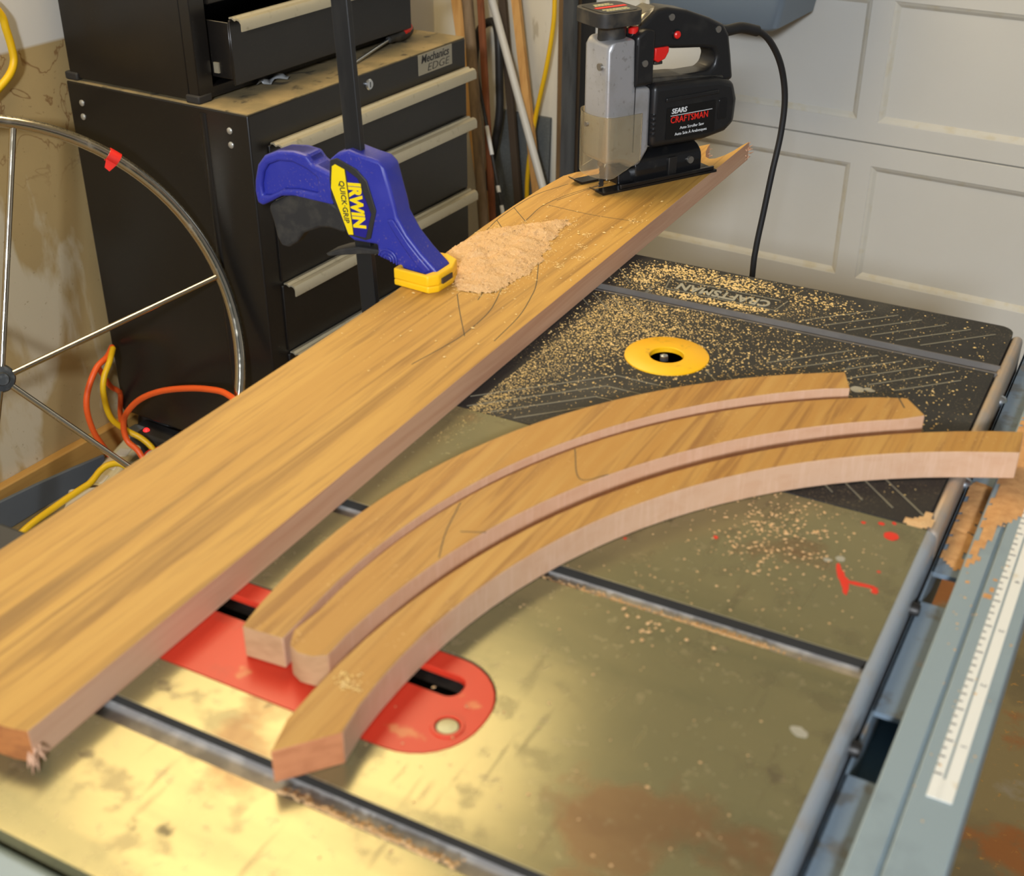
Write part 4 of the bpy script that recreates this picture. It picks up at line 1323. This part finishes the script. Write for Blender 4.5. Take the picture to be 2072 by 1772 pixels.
d = d.build('open_drawer', M['chest'], tt, UO, bevel=.001, seg=1)
p = MB()
pull(p, -1.571, 1.650, 2.172, .941)
p.build('drawer_pull', M['handle'], d, UO, smooth=30)
MB().box(-1.615, -1.604, 1.6445, 1.648, .848, .866).build('slide_clip', M['handle'], d, UO)
d = MB().box(-1.632, -1.612, 1.644, 2.176, .962, 1.142).build('closed_drawer', M['chest'], tt, UO, bevel=.002)
p = MB()
pull(p, -1.612, 1.648, 2.172, 1.142)
p.build('drawer_pull', M['handle'], d, UO, smooth=30)
for x, y in ((UX0 + .004, UY0), (UX1 - .004, UY0)):
    MB().box(x - .014, x + .018, y - .004, y + .03, UZ0 - .0045, UZ0 + .010).build('rubber_corner', M['rubber'], chb, UO, bevel=.003)
for x, y in ((UX0 + .004, UY1), (UX1 - .004, UY1)):
    MB().box(x - .014, x + .018, y - .03, y + .004, UZ0 - .0045, UZ0 + .010).build('rubber_corner', M['rubber'], chb, UO, bevel=.003)

# screwdriver on the cabinet top
sd = empty('screwdriver', (-1.59, 2.05, CZ1), 'screwdriver with red and black handle lying on the dusty cabinet top', 'screwdriver', room=True)
SO = (-1.59, 2.05, CZ1)
hz = CZ1 + .0155
A_, B_ = Vector((-1.583, 2.108, hz)), Vector((-1.603, 2.210, hz))
dv = (B_ - A_)
hpts = [A_ + dv * k for k in (0, .08, .18, .30, .45, .65, .85, .96, 1)]
hb = MB().tube(hpts, [.006, .009, .0085, .0115, .0145, .0152, .014, .011, .004], 14).build('handle', M['black_dusty'], sd, SO, smooth=60)
MB().tube([A_ + dv * k + Vector((.004, -.004, .006)) for k in (.48, .56, .75, .92, .97)], [.006, .0125, .0128, .010, .005], 14).build('handle_inlay', M['red_plastic'], hb, SO, smooth=60)
MB().tube([A_ + dv * .05, Vector((-1.5570, 1.963, CZ1 + .0036))], .0032, 10).build('shaft', M['bolt'], sd, SO)
# scrap of clear plastic
cs = MB()
n = 9
vs = []
for i in range(n):
    for j in range(5):
        a, b = i / (n - 1), j / 4
        vs.append((-1.605 + .018 * (b - .5) + .004 * math.sin(a * 9), 1.745 + .07 * a, CZ1 + .001 + .012 * abs(math.sin(a * 5 + b * 2)) * (1 - abs(b - .5))))
fs = [(i * 5 + j, (i + 1) * 5 + j, (i + 1) * 5 + j + 1, i * 5 + j + 1) for i in range(n - 1) for j in range(4)]
cs.add(vs, fs)
cso = cs.build('plastic_scrap', M['clear_scrap'], None, (-1.60, 1.78, CZ1), room=True)
md = cso.modifiers.new('solid', 'SOLIDIFY')
md.thickness = .0006
tag(cso, 'crumpled scrap of clear plastic on the cabinet top below the open drawer', 'plastic scrap')

# ---------------------------------------------------------------- stainless steering wheel leaning on the wall
WR = .4238
wa, wt = math.radians(-24.963), math.radians(16.83)
wc = Vector((-1.74307, 1.18851, .4180))
wn = Vector((math.cos(wt) * math.cos(wa), math.cos(wt) * math.sin(wa), math.sin(wt)))
e1 = Vector((0, 0, 1)).cross(wn).normalized()
e2 = wn.cross(e1)
sw = empty('steering_wheel', (wc.x, wc.y, 0), 'large stainless steel boat wheel with thin spokes leaning against the stained wall', 'steering wheel', room=True)
KO = (wc.x, wc.y, 0)
rm = MB()
NR, nt_ = 120, 14
vs, fs = [], []
for i in range(NR):
    a = 2 * PI * i / NR
    rd = e1 * math.cos(a) + e2 * math.sin(a)
    for k in range(nt_):
        b = 2 * PI * k / nt_
        vs.append(wc + rd * (WR + .0105 * math.cos(b)) + wn * (.0105 * math.sin(b)))
for i in range(NR):
    for k in range(nt_):
        i2, k2 = (i + 1) % NR, (k + 1) % nt_
        fs.append((i * nt_ + k, i2 * nt_ + k, i2 * nt_ + k2, i * nt_ + k2))
rm.add(vs, fs)
for i in range(len(rm.f)):
    k = i % nt_
    if k in (0, 1, 13):
        rm.m[i] = 1
rim = rm.build('rim', [M['chrome'], M['knurl']], sw, KO, smooth=80)
for k in range(6):
    a = math.radians((72.5, 11.6, -51, -110, -168, 131)[k])
    rd = e1 * math.cos(a) + e2 * math.sin(a)
    MB().tube([wc + rd * .02 + wn * .012, wc + rd * .30 + wn * .004, wc + rd * (WR - .004)], .0056, 12).build('spoke', M['chrome'], sw, KO, smooth=60)
hbm = MB()
for r_, h_ in ((.021, -.012), (.024, .010), (.022, .018), (.012, .024)):
    pass
ring_ = [(0, -.014), (.022, -.014), (.024, -.008), (.024, .012), (.021, .018), (.012, .020), (.010, .026), (0, .026)]
vs, fs = [], []
for r_, h_ in ring_:
    for k in range(24):
        a = 2 * PI * k / 24
        vs.append(wc + (e1 * math.cos(a) + e2 * math.sin(a)) * r_ + wn * h_)
for i in range(len(ring_) - 1):
    for k in range(24):
        k2 = (k + 1) % 24
        fs.append((i * 24 + k, i * 24 + k2, (i + 1) * 24 + k2, (i + 1) * 24 + k))
hbm.add(vs, fs)
hbm.build('hub', M['hub'], sw, KO, smooth=40)
at = math.radians(49.6)
tpm = MB()
arcp = [wc + (e1 * math.cos(at + q) + e2 * math.sin(at + q)) * WR for q in (-.024, -.012, 0, .012, .024)]
tpm.tube(arcp, .0122, 14)
rd = e1 * math.cos(at) + e2 * math.sin(at)
td = (e1 * -math.sin(at) + e2 * math.cos(at))
q0 = wc + rd * (WR - .010) + wn * .007
tpm.add([q0 - td * .010, q0 + td * .010, q0 + td * .006 - rd * .014, q0 - td * .004 - rd * .016, q0 - td * .010 + wn * .0006, q0 + td * .010 + wn * .0006, q0 + td * .006 - rd * .014 + wn * .0006, q0 - td * .004 - rd * .016 + wn * .0006],
        [(0, 1, 2, 3), (7, 6, 5, 4), (0, 4, 5, 1), (1, 5, 6, 2), (2, 6, 7, 3), (3, 7, 4, 0)])
tpm.build('red_tape_wrap', M['red_tape'], rim, KO)


# ---------------------------------------------------------------- cords, strips and clutter by the wall
def cordthing(name, pts, r, m, label, cat='cord', n=10, group=None):
    P = spline(pts, 8)
    o = Vector((P[0].x, P[0].y, 0))
    ob = MB().tube(P, r, n).build(name, m, None, o, room=True, smooth=60)
    return tag(ob, label, cat, group)


cordthing('extension_cord', [(-1.975, 1.40, .99), (-1.972, 1.47, .968), (-1.97, 1.502, .933), (-1.97, 1.508, .905), (-1.97, 1.512, .875), (-1.97, 1.511, .849), (-1.97, 1.496, .828), (-1.972, 1.466, .808), (-1.975, 1.43, .79), (-1.98, 1.36, .77), (-1.98, 1.20, .6), (-1.97, 1.05, .2), (-1.96, 1.02, .012), (-1.95, .95, .008)], .0072, M['yellow_cord'],
          'yellow extension cord hanging in a loop on the white upper wall')
cordthing('air_hose', [(-1.93, 1.585, .262), (-1.905, 1.548, .262), (-1.90, 1.513, .253), (-1.90, 1.483, .216), (-1.90, 1.472, .176), (-1.90, 1.479, .122), (-1.903, 1.501, .070), (-1.915, 1.520, .040), (-1.93, 1.54, .010), (-1.94, 1.57, .008)], .0062, M['orange_cord'],
          'orange cord curving up from the floor behind the tool cabinet corner')
cordthing('air_hose', [(-1.45, 1.40, .10), (-1.46, 1.44, .22), (-1.500, 1.49, .285), (-1.550, 1.515, .292), (-1.604, 1.52, .285), (-1.67, 1.52, .268), (-1.74, 1.52, .241), (-1.80, 1.52, .205), (-1.844, 1.52, .161), (-1.858, 1.52, .126), (-1.853, 1.52, .096), (-1.830, 1.522, .080), (-1.815, 1.522, .060)], .0062, M['orange_cord'],
          'orange cord arching across the lower side of the black tool cabinet')
cordthing('air_hose', [(-1.925, 1.538, .238), (-1.92, 1.545, .211), (-1.92, 1.557, .186), (-1.92, 1.572, .170), (-1.93, 1.585, .150), (-1.96, 1.60, .08), (-1.965, 1.61, .01)], .0055, M['orange_cord'],
          'short bit of orange cord between the wall and the cabinet back')
cordthing('extension_cord', [(-1.91, 1.57, .270), (-1.885, 1.536, .262), (-1.88, 1.511, .237), (-1.88, 1.503, .201), (-1.88, 1.511, .146), (-1.87, 1.536, .108), (-1.848, 1.550, .090), (-1.828, 1.556, .072), (-1.812, 1.552, .058)], .0062, M['yellow_cord'],
          'yellow cord looping beside the orange cord at the cabinet corner')
cordthing('extension_cord', [(-1.74, 1.48, .010), (-1.775, 1.468, .06), (-1.805, 1.459, .086), (-1.819, 1.44, .092), (-1.824, 1.419, .088), (-1.817, 1.385, .080), (-1.817, 1.355, .078), (-1.816, 1.293, .074), (-1.805, 1.202, .070), (-1.80, 1.10, .03), (-1.80, 1.0, .008)], .0066, M['yellow_cord'],
          'yellow cord running low along the wall over the ivory power strip')


def obox(mb, c, ax, L, W, H, z0, mi=0):
    a = Vector((math.cos(ax), math.sin(ax), 0))
    b = Vector((-a.y, a.x, 0))
    c = Vector((c[0], c[1], 0))
    vs = [c + a * sx_ * L / 2 + b * sy_ * W / 2 + Vector((0, 0, z)) for z in (z0, z0 + H) for sx_, sy_ in ((-1, -1), (1, -1), (1, 1), (-1, 1))]
    mb.add(vs, [(0, 3, 2, 1), (4, 5, 6, 7), (0, 1, 5, 4), (1, 2, 6, 5), (2, 3, 7, 6), (3, 0, 4, 7)])


ax = math.atan2(1.408 - 1.615, -1.845 + 1.925)
ps = empty('power_strip', (-1.885, 1.51, 0), 'long ivory power strip lying on the floor beneath the yellow cord', 'power strip', room=True)
PO = (-1.885, 1.51, 0)
m1 = MB()
obox(m1, (-1.885, 1.512), ax, .235, .050, .044, .002)
psb = m1.build('case', M['strip'], ps, PO, bevel=.005, seg=2)
for k in range(4):
    m2 = MB()
    obox(m2, (-1.885 + math.cos(ax) * (-.08 + .053 * k), 1.512 + math.sin(ax) * (-.08 + .053 * k)), ax, .030, .026, .002, .0455)
    m2.build('socket', M['white_plastic'], psb, PO, bevel=.001)
m2 = MB()
obox(m2, (-1.885 + math.cos(ax) * .112, 1.512 + math.sin(ax) * .112), ax, .012, .02, .004, .045)
m2.build('switch', M['dark_wood'], psb, PO)
m1 = MB()
obox(m1, (-1.800, 1.335), ax + .35, .15, .060, .055, .0)
wb = empty('adapter_box', (-1.80, 1.335, 0), 'cream plastic adapter box on the floor beside the yellow cord end', 'adapter', room=True)
wbb = m1.build('case', M['white_plastic'], wb, (-1.80, 1.335, 0), bevel=.006)
m2 = MB().lathe([(0, .0), (.018, .0), (.022, .004), (.022, .018), (.016, .024), (0, .024)], (-1.775, 1.275, .028), 20)
m2.build('plug', M['white_plastic'], wb, (-1.80, 1.335, 0))
m1 = MB()
obox(m1, (-1.75, 1.40), ax + .9, .05, .035, .05, .0)
tag(m1.build('plug_adapter', M['strip'], None, (-1.75, 1.40, 0), room=True, bevel=.004), 'small ivory plug block on the floor beside the power strip', 'adapter')
# charger with a red light, white timer dial
chg = empty('charger', (-1.875, 1.625, 0), 'dark charger block with a glowing red light under the cabinet corner', 'charger', room=True)
GO = (-1.875, 1.625, 0)
chb_ = MB().box(-1.915, -1.80, 1.575, 1.627, 0, .080).build('case', M['rubber'], chg, GO, bevel=.006)
MB().box(-1.915, -1.885, 1.573, 1.60, .06, .0815).build('grey_end', M['foam'], chb_, GO, bevel=.004)
MB().lathe([(.0065, 0), (.0065, .002), (.004, .005), (0, .006)], (-1.874, 1.590, .079), 16).build('indicator_light', M['led'], chb_, GO)
tm = empty('plug_timer', (-1.80, 1.53, 0), 'white plug-in timer with red-toothed dial beside the charger', 'timer', room=True)
MO = (-1.80, 1.53, 0)
tmb = MB().box(-1.835, -1.765, 1.505, 1.565, 0, .055).build('case', M['white_plastic'], tm, MO, bevel=.006)
MB().lathe([(.031, .055), (.031, .066), (.027, .069), (0, .069)], (-1.795, 1.545, 0), 36).build('dial', M['white_plastic'], tmb, MO)
tt_ = MB()
for k in range(36):
    a = 2 * PI * k / 36
    x, y = -1.795 + .0285 * math.cos(a), 1.545 + .0285 * math.sin(a)
    tt_.box(x - .0017, x + .0017, y - .0017, y + .0017, .066, .0700)
tt_.build('dial_teeth', M['red_plastic'], tmb, MO)
# foam strip against the baseboard
fm = MB()
P = [(-1.925, 1.10), (-1.935, 1.22), (-1.940, 1.34), (-1.942, 1.44), (-1.944, 1.52)]
vs, fs = [], []
for i, (x, y) in enumerate(P):
    h = .085 - .012 * i
    for dx, dz in ((0, 0), (.008, 0), (.020 - .008, h), (.004, h)):
        vs.append((x + dx, y, dz))
for i in range(len(P) - 1):
    for k in range(4):
        k2 = (k + 1) % 4
        fs.append((i * 4 + k, i * 4 + k2, (i + 1) * 4 + k2, (i + 1) * 4 + k))
fs += [(3, 2, 1, 0), tuple((len(P) - 1) * 4 + k for k in range(4))]
fm.add(vs, fs)
tag(fm.build('foam_strip', M['foam'], None, (-1.93, 1.3, 0), room=True, bevel=.002), 'dark blue-grey foam strip standing along the raw pine baseboard', 'foam strip')


# ---------------------------------------------------------------- long things leaning in the corner
def leaner(name, a, b, r, m, label, cat, flat=1.0, n=12):
    A, B = Vector(a), Vector(b)
    pts = [A.lerp(B, k / 5) for k in range(6)]
    ob = MB().tube(pts, r, n, flat=flat).build(name, m, None, (A.x, A.y, 0), room=True, smooth=60)
    return tag(ob, label, cat)


def lean_plank(name, a, b, w, t, m, label, cat):
    A, B = Vector(a), Vector(b)
    vs = []
    for P_ in (A, B):
        for dx, dy in ((-w / 2, -t / 2), (w / 2, -t / 2), (w / 2, t / 2), (-w / 2, t / 2)):
            vs.append(P_ + Vector((dx, dy, 0)))
    ob = MB().add(vs, [(0, 3, 2, 1), (4, 5, 6, 7), (0, 1, 5, 4), (1, 2, 6, 5), (2, 3, 7, 6), (3, 0, 4, 7)]).build(name, m, None, (A.x, A.y, 0), room=True, bevel=.001)
    return tag(ob, label, cat)


lean_plank('pine_lath', (-1.734, 2.747, 0), (-1.958, 2.829, 1.15), .030, .016, M['pine'], 'pale pine lath leaning right behind the corner of the tool cabinet', 'lath')
leaner('shovel_handle', (-1.618, 2.538, 0), (-1.900, 2.788, 1.6), .0135, M['ash'], 'weathered grey-brown round tool handle, leaning closest to the tool cabinet', 'tool handle')
lean_plank('brown_stake', (-1.648, 2.619, 0), (-1.872, 2.840, 1.4), .016, .010, M['redwood'], 'thin red-brown wooden stake leaning beside the grey-brown handle', 'stake')
leaner('plastic_pipe', (-1.418, 2.656, 0), (-1.887, 2.842, 1.0), .0100, M['pvc'], 'white plastic pipe leaning steeply across the corner', 'pipe')
lean_plank('wooden_stick', (-1.544, 2.712, 0), (-1.775, 2.846, 1.06), .022, .014, M['pine'], 'light wooden stick leaning behind the white pipe', 'stick')
lean_plank('dark_stick', (-1.643, 2.753, 0), (-1.786, 2.844, .90), .020, .012, M['dark_wood'], 'dark brown stick leaning on the wall left of the white pipe', 'stick')
rod = empty('reflective_rod', (-1.518, 2.544, 0), 'thin black rod with shiny white bands leaning behind the red-brown stake', 'rod', room=True)
A, B = Vector((-1.518, 2.544, 0)), Vector((-1.923, 2.811, 1.0))
MB().tube([A, B], .0042, 10).build('shaft', M['black_tube'], rod, tuple((A.x, A.y, 0)))
for t0, t1 in ((.16, .225), (.228, .30), (.33, .345), (.415, .48)):
    MB().tube([A.lerp(B, t0), A.lerp(B, t1)], .0052, 10).build('white_band', M['white_print'], rod, (A.x, A.y, 0))
lp = [(-1.80, 2.74, .0), (-1.872, 2.77, .25), (-1.866, 2.80, .417), (-1.845, 2.815, .56), (-1.837, 2.82, .64), (-1.821, 2.822, .681), (-1.791, 2.823, .698), (-1.765, 2.805, .691), (-1.750, 2.79, .65), (-1.745, 2.785, .56), (-1.743, 2.78, .475), (-1.760, 2.77, .36), (-1.79, 2.77, .20), (-1.77, 2.74, .0)]
cordthing('tube_frame', lp, .0105, M['black_tube'], 'black tube frame with a rounded top leaning in the corner', 'frame', 12)
gpn = MB()
A4 = [(-1.80, 2.80, 0), (-1.615, 2.80, 0), (-1.630, 2.848, .468), (-1.796, 2.848, .469)]
gpn.add(A4 + [(x, y + .010, z) for x, y, z in A4], [(0, 1, 2, 3), (7, 6, 5, 4), (0, 4, 5, 1), (1, 5, 6, 2), (2, 6, 7, 3), (3, 7, 4, 0)])
tag(gpn.build('grey_panel', M['panel_grey'], None, (-1.7, 2.82, 0), room=True, bevel=.001), 'flat dark grey panel leaning low against the cream wall', 'panel')
cordthing('extension_cord', [(-1.594, 2.845, 1.25), (-1.594, 2.80, 1.05), (-1.590, 2.785, .946), (-1.584, 2.78, .780), (-1.588, 2.78, .710), (-1.605, 2.78, .612), (-1.632, 2.78, .497), (-1.650, 2.78, .391), (-1.658, 2.78, .283), (-1.65, 2.78, .15), (-1.63, 2.77, .03), (-1.58, 2.75, .008), (-1.50, 2.72, .008)], .0058, M['yellow_cord'],
          'yellow cord hanging down beside the door track in front of the white pipe')

# ---------------------------------------------------------------- plastic bin on the door
bn = empty('plastic_bin', (-1.08, 2.77, .8), 'blue-grey plastic bin hung on the garage door behind the jigsaw', 'bin', room=True)
BO = (-1.08, 2.77, .8)
bmz = [(0, .815), (.018, .803), (.06, .803)]
bb_ = MB()
lv = []
rows = [(.000, .803), (.006, .804), (.014, .812), (.024, .90), (.052, 1.12)]
def ringpts(o, z):
    return [(x, y, z) for x, y in rrect(-1.248 - o, -.985 + o * 1.6, 2.640 - o, 2.862, .020, 4)]
vs, fs = [], []
R_ = None
for o, z in rows:
    rp_ = ringpts(o, z)
    R_ = len(rp_)
    vs += rp_
for i in range(len(rows) - 1):
    for k in range(R_):
        k2 = (k + 1) % R_
        fs.append((i * R_ + k, i * R_ + k2, (i + 1) * R_ + k2, (i + 1) * R_ + k))
fs.append(tuple(range(R_))[::-1])
bb_.add(vs, fs)
bod = bb_.build('bin_body', M['bin'], bn, BO, smooth=45)
md = bod.modifiers.new('solid', 'SOLIDIFY')
md.thickness = .004
rmz = MB().plate(rrect(-1.300, -.890, 2.576, 2.876, .03, 5), [rrect(-1.284, -.906, 2.592, 2.860, .02, 5)], 1.115, 1.130)
rmz.build('rim', M['bin'], bn, BO, bevel=.003)
for x in (-1.22, -.96):
    MB().box(x - .012, x + .012, 2.862, 2.906, 1.085, 1.135).build('hanger', M['track'], bn, BO, bevel=.002)
